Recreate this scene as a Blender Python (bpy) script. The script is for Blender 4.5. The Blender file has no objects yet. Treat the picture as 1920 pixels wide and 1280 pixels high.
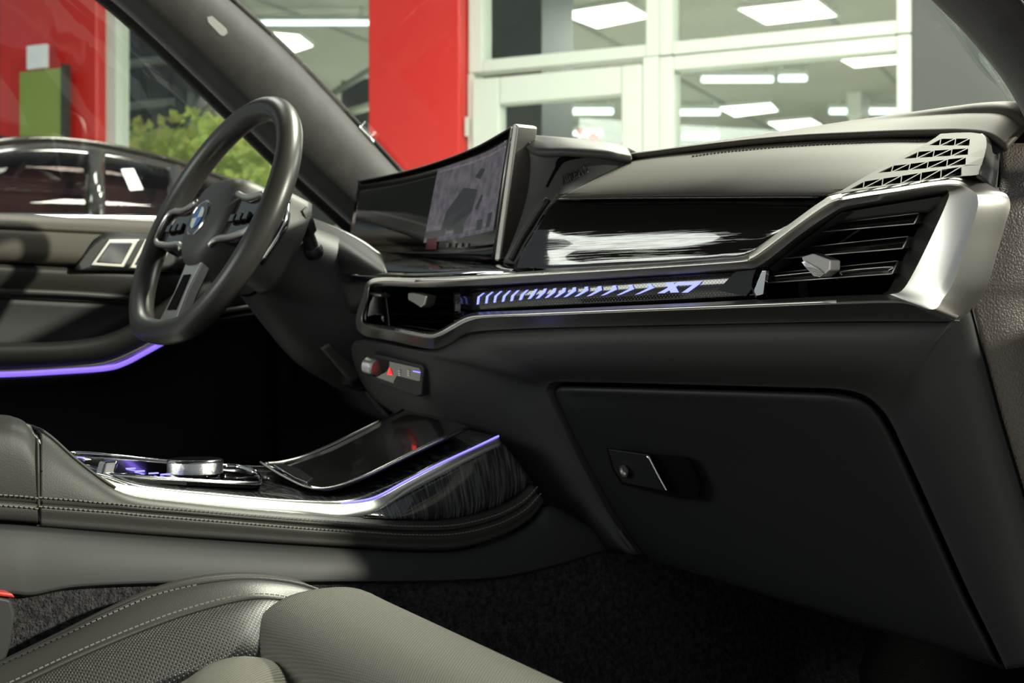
import bpy, bmesh, math, random
from mathutils import Vector, Matrix
from mathutils.bvhtree import BVHTree
random.seed(7)
V = Vector
C = bpy.context.scene.collection
# ------------------------------------------------------------------ camera
# car frame: +X passenger side, +Y forward, +Z up, z = 0 car floor (metres)
F = 2583.0
CAM = V((1.477, -1.098, 0.53))
YAW = math.radians(54)
DV = V((-math.sin(YAW), math.cos(YAW), 0))
RV = V((math.cos(YAW), math.sin(YAW), 0))
cd = bpy.data.cameras.new('camera'); cam = bpy.data.objects.new('camera', cd); C.objects.link(cam)
cam.location = CAM; cam.rotation_euler = (math.pi/2, 0, YAW)
cd.sensor_width = 36; cd.sensor_fit = 'HORIZONTAL'; cd.lens = 36*F/1920
cd.clip_start = 0.02; cd.clip_end = 200
cd.dof.use_dof = True; cd.dof.focus_distance = 1.38; cd.dof.aperture_fstop = 9.5
bpy.context.scene.camera = cam
# ------------------------------------------------------------------ light
sc = bpy.context.scene
sc.view_settings.view_transform = 'Standard'; sc.view_settings.look = 'None'
sc.view_settings.gamma = 1; sc.view_settings.use_curve_mapping = False
sc.view_settings.exposure = 0.0
w = bpy.data.worlds.new('world'); sc.world = w; w.use_nodes = True
bg = w.node_tree.nodes['Background']; bg.inputs[0].default_value = (0.86, 0.95, 1.0, 1); bg.inputs[1].default_value = 0.31
sd = bpy.data.lights.new('sun', 'SUN'); sd.energy = 5.6; sd.angle = math.radians(2.0); sd.color = (1, .92, .78)
sun = bpy.data.objects.new('sun', sd); C.objects.link(sun)
SUN_FROM = V((1.0, 0.75, 0.46)).normalized()
sun.rotation_euler = SUN_FROM.to_track_quat('Z', 'Y').to_euler(); sun.location = (6, 2, 5)
def area(name, loc, to, sx, sy, power, col):
    l = bpy.data.lights.new(name, 'AREA'); l.shape = 'RECTANGLE'; l.size = sx; l.size_y = sy; l.energy = power; l.color = col
    o = bpy.data.objects.new(name, l); C.objects.link(o); o.location = loc
    o.rotation_euler = (V(loc)-V(to)).to_track_quat('Z', 'Y').to_euler(); return o
area('assumed_rear_fill', (-1.3, -4.8, 2.0), (0, 0, .6), 2.2, 1.3, 95, (.95, 1, .9))  # added fill behind the car, assumed bright source mirrored in the decor panel
area('assumed_lamp_and_fill', (-.6, 1.35, 3.0), (-.6, 1.35, 0), 1.2, .6, 235, (1, .94, .80))  # assumed ceiling lamp ahead, lights the dash leather through the windscreen
area('assumed_lamp_and_fill', (.6, 4.2, 3.0), (.6, 4.2, 0), 1.2, .6, 150, (1, .96, .86))  # added fill light for the partition wall, not a known fitting
area('assumed_lamp_and_fill', (-2.3, .1, 3.0), (-2.3, .1, 0), 1.2, .6, 60, (1, .95, .84))  # added fill to brighten the red wall and the parked car
for hx, hy in ((-6.5, 6.5), (-1.5, 8.5), (-12, 8)):
    area('hall_fill_light', (hx, hy, 2.95), (hx, hy, 0), 2.4, 1.2, 430, (1, .98, .88))  # added fill over the hall floor, bounces up to brighten its ceiling

# ------------------------------------------------------------------ pixel rays -> real points on the car's own surfaces
def ray(px, py): return DV + RV*((px-960)/F) + V((0, 0, 1))*((640-py)/F)
def pX(px, py, x): q = ray(px, py); return CAM + q*((x-CAM.x)/q.x)
def pY(px, py, y): q = ray(px, py); return CAM + q*((y-CAM.y)/q.y)
def pZ(px, py, z): q = ray(px, py); return CAM + q*((z-CAM.z)/q.z)
def pT(px, py, t): return CAM + ray(px, py)*t
YD = [(-1.2, .05), (-.75, -.10), (-.45, -.15), (-.2, -.16), (.05, -.16), (.2, -.13), (.44, -.06), (.6, -.02), (.67, .0), (.71, .03), (.76, .09), (.9, .3)]
def Yd(x):
    for (a, b), (c, d_) in zip(YD, YD[1:]):
        if x <= c: return b + (d_-b)*(x-a)/(c-a) if x > a else b
    return YD[-1][1]
def dash(px, py, off=0.0):          # where the line of sight meets the plan curve of the fascia, moved forward by off
    q = ray(px, py); lo, hi = .7, 3.2
    for _ in range(40):
        m = (lo+hi)/2; p = CAM + q*m
        if p.y > Yd(p.x)+off: hi = m
        else: lo = m
    return CAM + q*lo
def D(lst): return [dash(*a) for a in lst]

# ------------------------------------------------------------------ materials
MATS = {}
def mat(name, col, rough=.5, metal=0, bump=None, coat=0, emit=None, spec=.5, var=None, sheen=0, aniso=0):
    m = bpy.data.materials.new(name); m.use_nodes = True; nt = m.node_tree; b = nt.nodes['Principled BSDF']
    b.inputs['Base Color'].default_value = (*col, 1); b.inputs['Roughness'].default_value = rough
    b.inputs['Metallic'].default_value = metal; b.inputs['Coat Weight'].default_value = coat; b.inputs['Coat Roughness'].default_value = .03
    b.inputs['Specular IOR Level'].default_value = spec; b.inputs['Sheen Weight'].default_value = sheen
    if emit: b.inputs['Emission Color'].default_value = (*emit[0], 1); b.inputs['Emission Strength'].default_value = emit[1]
    tc = nt.nodes.new('ShaderNodeTexCoord')
    if var:      # (scale, amount)
        n = nt.nodes.new('ShaderNodeTexNoise'); n.inputs['Scale'].default_value = var[0]; n.inputs['Detail'].default_value = 4
        nt.links.new(tc.outputs['Object'], n.inputs['Vector'])
        r = nt.nodes.new('ShaderNodeMapRange'); r.inputs[1].default_value = .3; r.inputs[2].default_value = .7
        r.inputs[3].default_value = 1-var[1]; r.inputs[4].default_value = 1+var[1]
        mx = nt.nodes.new('ShaderNodeVectorMath'); mx.operation = 'SCALE'; mx.inputs[0].default_value = col
        nt.links.new(n.outputs['Fac'], r.inputs[0]); nt.links.new(r.outputs[0], mx.inputs['Scale']); nt.links.new(mx.outputs[0], b.inputs['Base Color'])
    if bump:     # (kind, scale, strength, distance)
        kind, s, st, dist = bump
        mp = nt.nodes.new('ShaderNodeMapping'); nt.links.new(tc.outputs['Object'], mp.inputs['Vector'])
        if kind == 'noise':
            t = nt.nodes.new('ShaderNodeTexNoise'); t.inputs['Scale'].default_value = s; t.inputs['Detail'].default_value = 3; o = t.outputs['Fac']
        elif kind == 'grain':
            t = nt.nodes.new('ShaderNodeTexVoronoi'); t.feature = 'SMOOTH_F1'; t.inputs['Scale'].default_value = s; o = t.outputs['Distance']
        elif kind == 'lines':        # long grooves across the car's width
            t = nt.nodes.new('ShaderNodeTexNoise'); t.inputs['Scale'].default_value = s; t.inputs['Detail'].default_value = 2; o = t.outputs['Fac']
            mp.inputs['Scale'].default_value = (.02, .02, 1)
        nt.links.new(mp.outputs[0], t.inputs['Vector'])
        bp = nt.nodes.new('ShaderNodeBump'); bp.inputs['Strength'].default_value = st; bp.inputs['Distance'].default_value = dist
        nt.links.new(o, bp.inputs['Height']); nt.links.new(bp.outputs[0], b.inputs['Normal'])
    MATS[name] = m; return m
def dots(m, scale, thr=.28, dark=.25, height=.0006, flat=False):   # perforated leather on UV metres
    nt = m.node_tree; b = nt.nodes['Principled BSDF']; N = nt.nodes.new; L = nt.links.new
    uv = N('ShaderNodeUVMap'); s = N('ShaderNodeVectorMath'); s.operation = 'SCALE'; s.inputs['Scale'].default_value = scale
    L((N('ShaderNodeTexCoord').outputs['Object'] if flat else uv.outputs[0]), s.inputs[0])
    rot = N('ShaderNodeMapping'); rot.inputs['Rotation'].default_value = (0, 0, .785); L(s.outputs[0], rot.inputs[0])
    f = N('ShaderNodeVectorMath'); f.operation = 'FRACTION'; L(rot.outputs[0], f.inputs[0])
    su = N('ShaderNodeVectorMath'); su.operation = 'SUBTRACT'; su.inputs[1].default_value = (.5, .5, 0); L(f.outputs[0], su.inputs[0])
    ml = N('ShaderNodeVectorMath'); ml.operation = 'MULTIPLY'; ml.inputs[1].default_value = (1, 1, 0); L(su.outputs[0], ml.inputs[0])
    ln = N('ShaderNodeVectorMath'); ln.operation = 'LENGTH'; L(ml.outputs[0], ln.inputs[0])
    mr = N('ShaderNodeMapRange'); mr.inputs[1].default_value = thr-.08; mr.inputs[2].default_value = thr+.08
    mr.inputs[3].default_value = 0; mr.inputs[4].default_value = 1; L(ln.outputs[1], mr.inputs[0])
    mx = N('ShaderNodeMix'); mx.data_type = 'RGBA'; c = b.inputs['Base Color'].default_value
    mx.inputs[6].default_value = (c[0]*dark, c[1]*dark, c[2]*dark, 1); mx.inputs[7].default_value = c
    L(mr.outputs[0], mx.inputs[0]); L(mx.outputs[2], b.inputs['Base Color'])
    bp = N('ShaderNodeBump'); bp.inputs['Strength'].default_value = .7; bp.inputs['Distance'].default_value = height
    L(mr.outputs[0], bp.inputs['Height']); L(bp.outputs[0], b.inputs['Normal'])
    return m
def glass(name, tint=(1, 1, 1), gloss=.08, rough=.01):
    m = bpy.data.materials.new(name); m.use_nodes = True; nt = m.node_tree; nt.nodes.clear()
    o = nt.nodes.new('ShaderNodeOutputMaterial'); t = nt.nodes.new('ShaderNodeBsdfTransparent'); t.inputs[0].default_value = (*tint, 1)
    g = nt.nodes.new('ShaderNodeBsdfGlossy'); g.inputs['Roughness'].default_value = rough
    lw = nt.nodes.new('ShaderNodeLayerWeight'); lw.inputs[0].default_value = .5
    pw = nt.nodes.new('ShaderNodeMath'); pw.operation = 'POWER'; pw.inputs[1].default_value = 5; nt.links.new(lw.outputs['Facing'], pw.inputs[0])
    ml = nt.nodes.new('ShaderNodeMath'); ml.operation = 'MULTIPLY_ADD'; ml.inputs[1].default_value = .5; ml.inputs[2].default_value = gloss
    nt.links.new(pw.outputs[0], ml.inputs[0])
    mx = nt.nodes.new('ShaderNodeMixShader'); nt.links.new(ml.outputs[0], mx.inputs[0]); nt.links.new(t.outputs[0], mx.inputs[1]); nt.links.new(g.outputs[0], mx.inputs[2])
    nt.links.new(mx.outputs[0], o.inputs[0]); MATS[name] = m; return m
mat('soft_plastic', (.029, .0293, .030), .52, spec=.35, bump=('noise', 1400, .12, .0006))
mat('hood_plastic', (.055, .054, .052), .5, bump=('noise', 1400, .1, .0005))
mat('dark_plastic', (.012, .012, .013), .5)
mat('glove_plastic_shaded', (.0115, .012, .013), .5, spec=.3, bump=('noise', 1400, .12, .0006))  # soft plastic darkened, the glovebox shade put into its colour
mat('leather', (.072, .062, .050), .58, spec=.3, bump=('grain', 900, .12, .0004), var=(6, .06))
mat('grain_leather', (.095, .080, .070), .5, bump=('grain', 560, .7, .0012))
mat('console_leather', (.036, .035, .032), .5, spec=.35, bump=('grain', 900, .22, .0005))
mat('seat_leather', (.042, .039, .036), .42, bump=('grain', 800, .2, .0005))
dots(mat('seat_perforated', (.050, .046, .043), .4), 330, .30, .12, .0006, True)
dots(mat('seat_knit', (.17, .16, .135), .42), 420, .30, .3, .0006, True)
mat('silver', (.62, .60, .57), .33, 1)
mat('chrome', (.75, .75, .76), .12, 1)
mat('knurl', (.66, .66, .66), .25, 1, bump=('grain', 1600, .5, .0005))
mat('gloss_black', (.003, .003, .003), .06, coat=1, bump=('lines', 520, .5, .0004))
mat('piano_black', (.003, .003, .003), .08, coat=.6)
mat('gap', (.002, .002, .002), .9, spec=.1)
mat('wood', (.012, .011, .010), .2, coat=1)
mat('alcantara', (.026, .024, .024), .95, bump=('noise', 500, .5, .001), sheen=.3, var=(30, .25))
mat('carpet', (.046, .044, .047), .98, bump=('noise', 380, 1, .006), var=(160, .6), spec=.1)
mat('footwell', (.006, .006, .0065), .95, bump=('noise', 380, .6, .004), spec=.1)  # same carpet much darker, the footwell shade put into its colour
mat('stitch', (.17, .16, .14), .7)
mat('rim_leather', (.036, .034, .032), .36, bump=('grain', 900, .15, .0004))
mat('blue_light', (.1, .1, .6), .4, emit=((.22, .20, 1.0), 2.2))
mat('chevron_light', (.2, .2, .8), .4, emit=((.26, .30, 1.0), 1.7))
mat('purple_light', (.2, .1, .8), .4, emit=((.28, .17, 1.0), 1.1))
mat('red_light', (.6, .02, .02), .4, emit=((1, .03, .02), 1.5))
mat('red_plastic', (.55, .03, .02), .35)
mat('icon', (.5, .5, .5), .5, emit=((.6, .55, .5), .25))
mat('white', (.75, .77, .72), .5)
mat('white_frame', (.62, .66, .60), .4)
mat('red_wall', (.62, .024, .018), .3, var=(1.2, .06))
mat('grey_wall', (.055, .062, .064), .6)
mat('hall_ceiling', (.36, .36, .31), .9, var=(.6, .1))
mat('hall_wall', (.25, .26, .25), .9)
mat('floor_tile', (.55, .55, .52), .35)
mat('room_ceiling', (.5, .5, .48), .9)
mat('lamp_panel', (1, 1, .95), .5, emit=((1, .97, .80), 6))
mat('bar_glow', (.9, .95, 1), .5, emit=((.85, .92, 1), 2.6))
mat('dark_steel', (.035, .042, .042), .6)
mat('steel_rail', (.30, .33, .32), .5)
mat('car_paint', (.022, .020, .018), .12, coat=1)
mat('maroon', (.11, .008, .009), .5)
mat('lime_green', (.24, .33, .07), .5)
mat('label_grey', (.24, .23, .23), .6)
mat('label_white', (.85, .87, .9), .6)
mat('blue_enamel', (.03, .16, .55), .25)
mat('foliage', (.62, .78, .20), .8, var=(5, .35))
mat('rubber', (.006, .006, .006), .7)
glass('window_glass', (.97, 1, .98), .05)
glass('windscreen_glass', (.93, .97, .95), .04)
glass('car_glass', (.5, .45, .45), .03)

# ------------------------------------------------------------------ mesh helpers
def link(name, me, m, parent=None, smooth=True):
    o = bpy.data.objects.new(name, me); C.objects.link(o)
    if m: me.materials.append(MATS[m])
    if smooth:
        for p in me.polygons: p.use_smooth = True
    if parent: o.parent = parent
    return o
def thing(name, label, cat, group=None, kind=None):
    o = bpy.data.objects.new(name, None); C.objects.link(o); o.empty_display_size = .05
    if label: o['label'] = label
    if cat: o['category'] = cat
    if group: o['group'] = group
    if kind: o['kind'] = kind
    return o
def tag(o, label=None, cat=None, group=None, kind=None):
    for k, v in (('label', label), ('category', cat), ('group', group), ('kind', kind)):
        if v: o[k] = v
    return o
def cr(pts, n, closed=False):                 # Catmull-Rom through pts, n samples
    m = len(pts); out = []
    if m == 2 and not closed: return [pts[0].lerp(pts[1], i/(n-1)) for i in range(n)]
    for i in range(n):
        u = i/(n if closed else n-1)*(m if closed else m-1)
        k = min(int(u), (m if closed else m-1)-1); t = u-k
        g = (lambda j: pts[j % m]) if closed else (lambda j: pts[max(0, min(m-1, j))])
        p0, p1, p2, p3 = g(k-1), g(k), g(k+1), g(k+2)
        if not closed:
            if k == 0: p0 = p1*2-p2
            if k+2 > m-1: p3 = p2*2-p1
        out.append(.5*((2*p1)+(p2-p0)*t+(2*p0-5*p1+4*p2-p3)*t*t+(3*p1-p0-3*p2+p3)*t*t*t))
    return out
def grid(rows, closed_u=False, closed_v=False):
    nv, nu = len(rows), len(rows[0]); vs = [p for r in rows for p in r]; fs = []
    for j in range(nv if closed_v else nv-1):
        for i in range(nu if closed_u else nu-1):
            j2, i2 = (j+1) % nv, (i+1) % nu
            fs.append((j*nu+i, j*nu+i2, j2*nu+i2, j2*nu+i))
    return vs, fs
def uvmetres(me, rows):
    nu = len(rows[0]); nv = len(rows); U = [[0]*nu for _ in range(nv)]; W = [[0]*nu for _ in range(nv)]
    for j in range(nv):
        for i in range(1, nu): U[j][i] = U[j][i-1]+(rows[j][i]-rows[j][i-1]).length
    for i in range(nu):
        for j in range(1, nv): W[j][i] = W[j-1][i]+(rows[j][i]-rows[j-1][i]).length
    l = me.uv_layers.new(name='UVMap')
    for lp in me.loops:
        k = lp.vertex_index
        if k < nu*nv: l.data[lp.index].uv = (U[k//nu][k % nu], W[k//nu][k % nu])
def rawmesh(name, vs, fs):
    me = bpy.data.meshes.new(name); me.from_pydata([tuple(v) for v in vs], [], fs); me.update(); return me
def facecam(me, ref=None):
    bm = bmesh.new(); bm.from_mesh(me); bmesh.ops.recalc_face_normals(bm, faces=bm.faces)
    a = sum((f.normal.dot((ref or CAM)-f.calc_center_median())*f.calc_area() for f in bm.faces), 0.0)
    if a < 0: bmesh.ops.reverse_faces(bm, faces=bm.faces)
    bm.to_mesh(me); bm.free()
def patch(name, rows, m, parent=None, nu=24, nv=16, solid=.004, closed_u=False, smooth=True):
    rs = [cr(r, nu, closed_u) for r in rows]
    cols = [cr([r[i] for r in rs], nv) for i in range(nu)]
    rr = [[cols[i][j] for i in range(nu)] for j in range(nv)]
    vs, fs = grid(rr, closed_u); me = rawmesh(name, vs, fs); facecam(me)
    uvmetres(me, rr)
    o = link(name, me, m, parent, smooth)
    if solid:
        md = o.modifiers.new('solid', 'SOLIDIFY'); md.thickness = solid; md.offset = -1
    return o
def tube(name, pts, r, m, parent=None, n=10, res=None, closed=False, flat=None):
    res = res or max(2, (len(pts)-1)*6+1); P = cr(pts, res, closed) if len(pts) > 2 or closed else list(pts)
    if len(pts) == 2: P = list(pts)
    rows = []; up = V((0, 0, 1)); k = len(P); prev = None
    for i, p in enumerate(P):
        a = P[(i-1) % k] if (closed or i) else P[0]; b = P[(i+1) % k] if (closed or i < k-1) else P[-1]
        t = (b-a).normalized()
        s = t.cross(up) if prev is None else prev-t*prev.dot(t)
        if s.length < 1e-4: s = t.cross(V((1, 0, 0)))
        s.normalize(); prev = s; q = s.cross(t)
        rad = r(i/(k-1)) if callable(r) else r
        f = flat or (1, 1)
        rows.append([p+s*(math.cos(2*math.pi*j/n)*rad*f[0])+q*(math.sin(2*math.pi*j/n)*rad*f[1]) for j in range(n)])
    vs, fs = grid(rows, True, closed)
    if not closed: fs += [tuple(range(n))[::-1], tuple((k-1)*n+j for j in range(n))]
    me = rawmesh(name, vs, fs); fixn(me); return link(name, me, m, parent)
def fixn(me):
    bm = bmesh.new(); bm.from_mesh(me); bmesh.ops.recalc_face_normals(bm, faces=bm.faces); bm.to_mesh(me); bm.free()
def slab(name, pts, vec, m, parent=None, bevel=0, seg=2, smooth=False):      # polygon pushed along vec
    n = len(pts); vs = list(pts)+[p+vec for p in pts]
    fs = [tuple(range(n)), tuple(range(2*n-1, n-1, -1))]+[(i, (i+1) % n, (i+1) % n+n, i+n) for i in range(n)]
    me = rawmesh(name, vs, fs); fixn(me); o = link(name, me, m, parent, smooth)
    if bevel: addbevel(o, bevel, seg)
    return o
def addbevel(o, w_, seg=2):
    b = o.modifiers.new('bevel', 'BEVEL'); b.width = w_; b.segments = seg; b.limit_method = 'ANGLE'; b.angle_limit = .5
    for p in o.data.polygons: p.use_smooth = True
    b.harden_normals = True
def box(name, c, size, m, parent=None, rot=None, bevel=0, seg=2):
    hx, hy, hz = size[0]/2, size[1]/2, size[2]/2
    vs = [V((x, y, z)) for x in (-hx, hx) for y in (-hy, hy) for z in (-hz, hz)]
    if rot: vs = [rot @ v for v in vs]
    vs = [v+V(c) for v in vs]
    fs = [(0, 1, 3, 2), (4, 6, 7, 5), (0, 4, 5, 1), (2, 3, 7, 6), (0, 2, 6, 4), (1, 5, 7, 3)]
    me = rawmesh(name, vs, fs); fixn(me); o = link(name, me, m, parent, False)
    if bevel: addbevel(o, bevel, seg)
    return o
def lathe(name, prof, c, axis, m, parent=None, n=48):      # prof: (radius, height) along axis from c
    a = V(axis).normalized(); s = a.orthogonal().normalized(); q = a.cross(s)
    rows = [[V(c)+a*h+(s*math.cos(2*math.pi*j/n)+q*math.sin(2*math.pi*j/n))*r for j in range(n)] for r, h in prof]
    vs, fs = grid(rows, True); fs += [tuple(range(n)), tuple((len(prof)-1)*n+j for j in range(n))]
    me = rawmesh(name, vs, fs); fixn(me); o = link(name, me, m, parent)
    for p in o.data.polygons:
        if len(p.vertices) > 4: p.use_smooth = False
    md = o.modifiers.new('edge', 'EDGE_SPLIT'); md.split_angle = math.radians(40)
    return o
def stitches(name, path, m, parent, pitch=.0052, ln=.0034, r=.0006, lift=.0006, res=200):
    P = cr(path, res); out_v, out_f = [], []; acc = 0; nxt = 0
    for a, b in zip(P, P[1:]):
        L = (b-a).length; t = (b-a).normalized()
        while nxt < acc+L:
            p = a+t*(nxt-acc); p = p+(CAM-p).normalized()*lift
            s = t.cross((CAM-p).normalized()).normalized(); q = s.cross(t); k = len(out_v)
            for e in (-.5, .5):
                for u, v_ in ((-1, -1), (1, -1), (1, 1), (-1, 1)): out_v.append(p+t*ln*e+s*r*u+q*r*v_)
            out_f += [(k, k+1, k+2, k+3), (k+4, k+7, k+6, k+5)]+[(k+i, k+4+i, k+4+(i+1) % 4, k+(i+1) % 4) for i in range(4)]
            nxt += pitch
        acc += L
    o = link(name, rawmesh(name, out_v, out_f), m, parent, False); o['kind'] = 'stuff'; return o
def onmesh(o, px, py, lift=.0005):        # point of a built part under a line of sight, lifted along its normal
    me = o.data; t = BVHTree.FromPolygons([v.co.copy() for v in me.vertices], [tuple(p.vertices) for p in me.polygons])
    h = t.ray_cast(CAM, ray(px, py).normalized())
    if h[0] is None: return None
    n = h[1] if h[1].dot(CAM-h[0]) > 0 else -h[1]
    return h[0]+n*lift
def text(name, body, origin, ux, uy, size, m, parent, extrude=.0008, shear=0):
    cu = bpy.data.curves.new(name, 'FONT'); cu.body = body; cu.size = size; cu.extrude = extrude; cu.shear = shear; cu.offset = .012*size; cu.align_x = 'CENTER'; cu.align_y = 'CENTER'
    o = bpy.data.objects.new(name, cu); C.objects.link(o)
    bpy.context.view_layer.update()
    me = bpy.data.meshes.new_from_object(o.evaluated_get(bpy.context.evaluated_depsgraph_get()))
    bpy.data.objects.remove(o)
    ux = ux.normalized(); uz = ux.cross(uy).normalized(); uy = uz.cross(ux)
    for v in me.vertices: v.co = origin+ux*v.co.x+uy*v.co.y+uz*v.co.z
    me.name = name; return link(name, me, m, parent, False)

# ================================================================== showroom around the car
A65 = math.radians(65)
WD = -RV*math.sin(A65)+DV*math.cos(A65)             # along the partition, receding to the left
WN = -(DV*math.sin(A65)+RV*math.cos(A65))           # its normal, towards the car
WP = CAM+DV*6.0+RV*(90/F*6.0); WP.z = 0
def wallpt(px, py, off=0):                          # off > 0: behind the partition
    q = ray(px, py); P = WP-WN*off
    t = (P-V((CAM.x, CAM.y, 0))).dot(WN)/V((q.x, q.y, 0)).dot(WN)
    return CAM+q*t
def wS(px, off=0): return (wallpt(px, 640, off)-WP).dot(WD)
def wZ(px, py, off=0): return wallpt(px, py, off).z
GZ = -.35; TOPZ = 3.1
def wbox(name, s0, s1, z0, z1, m, parent, o0=-.04, o1=.04, bevel=0):
    R = Matrix((WD, -WN, V((0, 0, 1)))).transposed()
    c = WP+WD*((s0+s1)/2)-WN*((o0+o1)/2); c.z = (z0+z1)/2
    return box(name, c, (abs(s1-s0), abs(o1-o0), abs(z1-z0)), m, parent, R, bevel)
fl = box('floor', (0, 12, GZ-.05), (80, 80, .1), 'floor_tile'); tag(fl, 'pale grey tiled showroom floor under the cars', 'floor', kind='structure')
wb = thing('wall_back', 'showroom partition wall with red panels and a dark grey end', 'wall', kind='structure')
SR = [wS(30), wS(211)]; SM = [wS(715), wS(885)]
wbox('red_panel', SR[0], SR[1], GZ, TOPZ, 'red_wall', wb, -.12, .1, .01)
wbox('red_panel', SM[0], SM[1], GZ, TOPZ, 'red_wall', wb, -.12, .1, .01)
wbox('grey_panel', wS(1712), wS(1712)-4.5, .53+.62, TOPZ, 'grey_wall', wb, -.03, .1)
wbox('grey_panel', wS(1712), wS(1712)-4.5, GZ, .53+.606, 'grey_wall', wb, -.03, .1)
wbox('grey_joint', wS(1712), wS(1712)-4.5, .53+.606, .53+.62, 'gap', wb, -.02, .1)
wbox('dark_panel', wS(30), wS(-160), GZ, TOPZ, 'dark_steel', wb, -.06, .1)
wbox('white_header', wS(-160), wS(1712)-4.5, TOPZ, TOPZ+.4, 'white_frame', wb, -.06, .1)
def window(n, s0, s1, z0, z1, bars, label, fw=(.05, .05, .05, .05), pane=True):
    o = thing('window_%d' % n, label, 'window', kind='structure')
    l, r, b, t = fw; a, c = max(s0, s1), min(s0, s1)
    wbox('frame_stile', a, a-l, z0, z1, 'white_frame', o, -.05, .05, .006)
    wbox('frame_stile', c+r, c, z0, z1, 'white_frame', o, -.05, .05, .006)
    wbox('frame_rail', a-l, c+r, z0, z0+b, 'white_frame', o, -.045, .045, .006)
    wbox('frame_rail', a-l, c+r, z1-t, z1, 'white_frame', o, -.045, .045, .006)
    ss = [a-l]+bars+[c+r]
    for x in bars: wbox('mullion', x+.02, x-.02, z0+b, z1-t, 'white_frame', o, -.045, .045)
    for p, q in zip(ss, ss[1:]): wbox('pane', p, q, z0+b, z1-t, 'window_glass', o, -.004, .004)
    return o
window(1, wS(209), wS(715), GZ, TOPZ, [], 'tall white-framed window between the two red panels', (.075, .04, .1, .1))
zt = wZ(918, 115); zl = wZ(1272, 135)
window(2, wS(887), wS(1243), zt-.055, TOPZ, [], 'upper white-framed light above the glazed door', (.07, .06, .055, .1))
window(3, wS(1243), wS(1712), zt-.055, TOPZ, [], 'upper white-framed window beside the dark grey wall', (.055, .055, .055, .1))
window(4, wS(1243), wS(1712), GZ, zl+.06, [], 'tall lower white-framed window right of the glazed door', (.062, .055, .25, .06))
dr = thing('door_1', 'white-framed glazed door right of the red panel', 'door', kind='structure')
s0, s1 = wS(887), wS(1243); zd = zt-.057; gt = wZ(948, 200)
wbox('door_jamb', s0, s0-.025, GZ, zd, 'white_frame', dr, -.05, .05)
wbox('door_jamb', s1+.07, s1, GZ, zd, 'white_frame', dr, -.05, .05)
wbox('door_stile', s0-.028, wS(948), GZ+.01, zd-.03, 'white_frame', dr, -.07, .01, .008)
wbox('door_stile', wS(1175), s1+.073, GZ+.01, zd-.03, 'white_frame', dr, -.07, .01, .008)
wbox('door_rail', wS(948), wS(1175), gt, zd-.03, 'white_frame', dr, -.068, .008, .008)
wbox('door_rail', wS(948), wS(1175), GZ+.01, GZ+.3, 'white_frame', dr, -.068, .008, .008)
wbox('pane', wS(948), wS(1175), GZ+.3, gt, 'window_glass', dr, -.034, -.026)
wbox('hinge', wS(893), wS(889), wZ(890, 260), wZ(890, 225), 'white_frame', dr, -.09, -.07)
# hall behind the partition
def hbox(name, px0, px1, z0, z1, off, th, m, parent=None):
    return wbox(name, wS(px0, off), wS(px1, off), z0, z1, m, parent, off, off+th)
HZ = 3.12
hc = wbox('ceiling', 26, -26, HZ, HZ+.1, 'hall_ceiling', None, .12, 34); tag(hc, 'grey suspended ceiling of the hall behind the partition', 'ceiling', kind='structure')
for i in range(-9, 10):
    wbox('ceiling_seam', i*1.9-.02, i*1.9+.02, HZ-.012, HZ+.01, 'hall_wall', hc, .2, 33.5)
hb = wbox('wall_far', 26, -26, GZ, HZ, 'hall_wall', None, 33, 33.3); tag(hb, 'far grey wall of the hall behind the glazing', 'wall', kind='structure')
def panel_light(corners, label):
    P = [pZ(x, y, HZ-.035) for x, y in corners]; c = sum(P, V())/4
    o = thing('ceiling_light', label, 'ceiling light', 'square ceiling lights of the hall'); o.location = c
    slab('frame', [c+(p-c)*1.06-c for p in P], V((0, 0, .034)), 'white', o)
    slab('diffuser', [p-c+V((0, 0, -.003)) for p in P], V((0, 0, .006)), 'lamp_panel', o)
for cs, lb in (([(1048, 25), (1173, 6), (1219, 32), (1120, 52)], 'big square ceiling light seen in the light above the glazed door'),
               ([(1385, 17), (1530, 1), (1568, 30), (1437, 45)], 'big square ceiling light seen in the upper right window'),
               ([(1570, 108), (1700, 93), (1735, 113), (1603, 126)], 'square ceiling light cut by the post beside the grey wall'),
               ([(1347, 202), (1445, 194), (1458, 208), (1378, 218)], 'small far square ceiling light left of the white column'),
               ([(1440, 230), (1520, 223), (1541, 235), (1465, 244)], 'smallest far square ceiling light just above the dashboard'),
               ([(470, 58), (560, 66), (586, 86), (532, 104)], 'square ceiling light seen just right of the driver side pillar')):
    panel_light(cs, lb)
def glow_bar(x0, x1, y, label, hgt=11):  # self-lit bar with housing and hangers below the hall ceiling
    z = HZ-.12; a, b = pZ(x0, y, z), pZ(x1, y, z); h = hgt*(a-CAM).length/F
    o = thing('glow_bar', label, 'tube light', 'long glowing bars of the hall'); c = (a+b)/2; o.location = c
    u = (b-a).normalized(); R = Matrix((u, V((0, 0, 1)).cross(u), V((0, 0, 1)))).transposed()
    box('tube', (0, 0, 0), ((b-a).length, h*.8, h*.8), 'bar_glow', o, R, h*.2)
    box('housing', (0, 0, h*.4+.022), ((b-a).length*1.01, h*.6, .04), 'white', o, R)
    for e in (-.4, .4):
        box('hanger', u*((b-a).length*e)+V((0, 0, h*.4+.06)), (.02, .02, .12-h*.4+.0), 'white', o, R)
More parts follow.
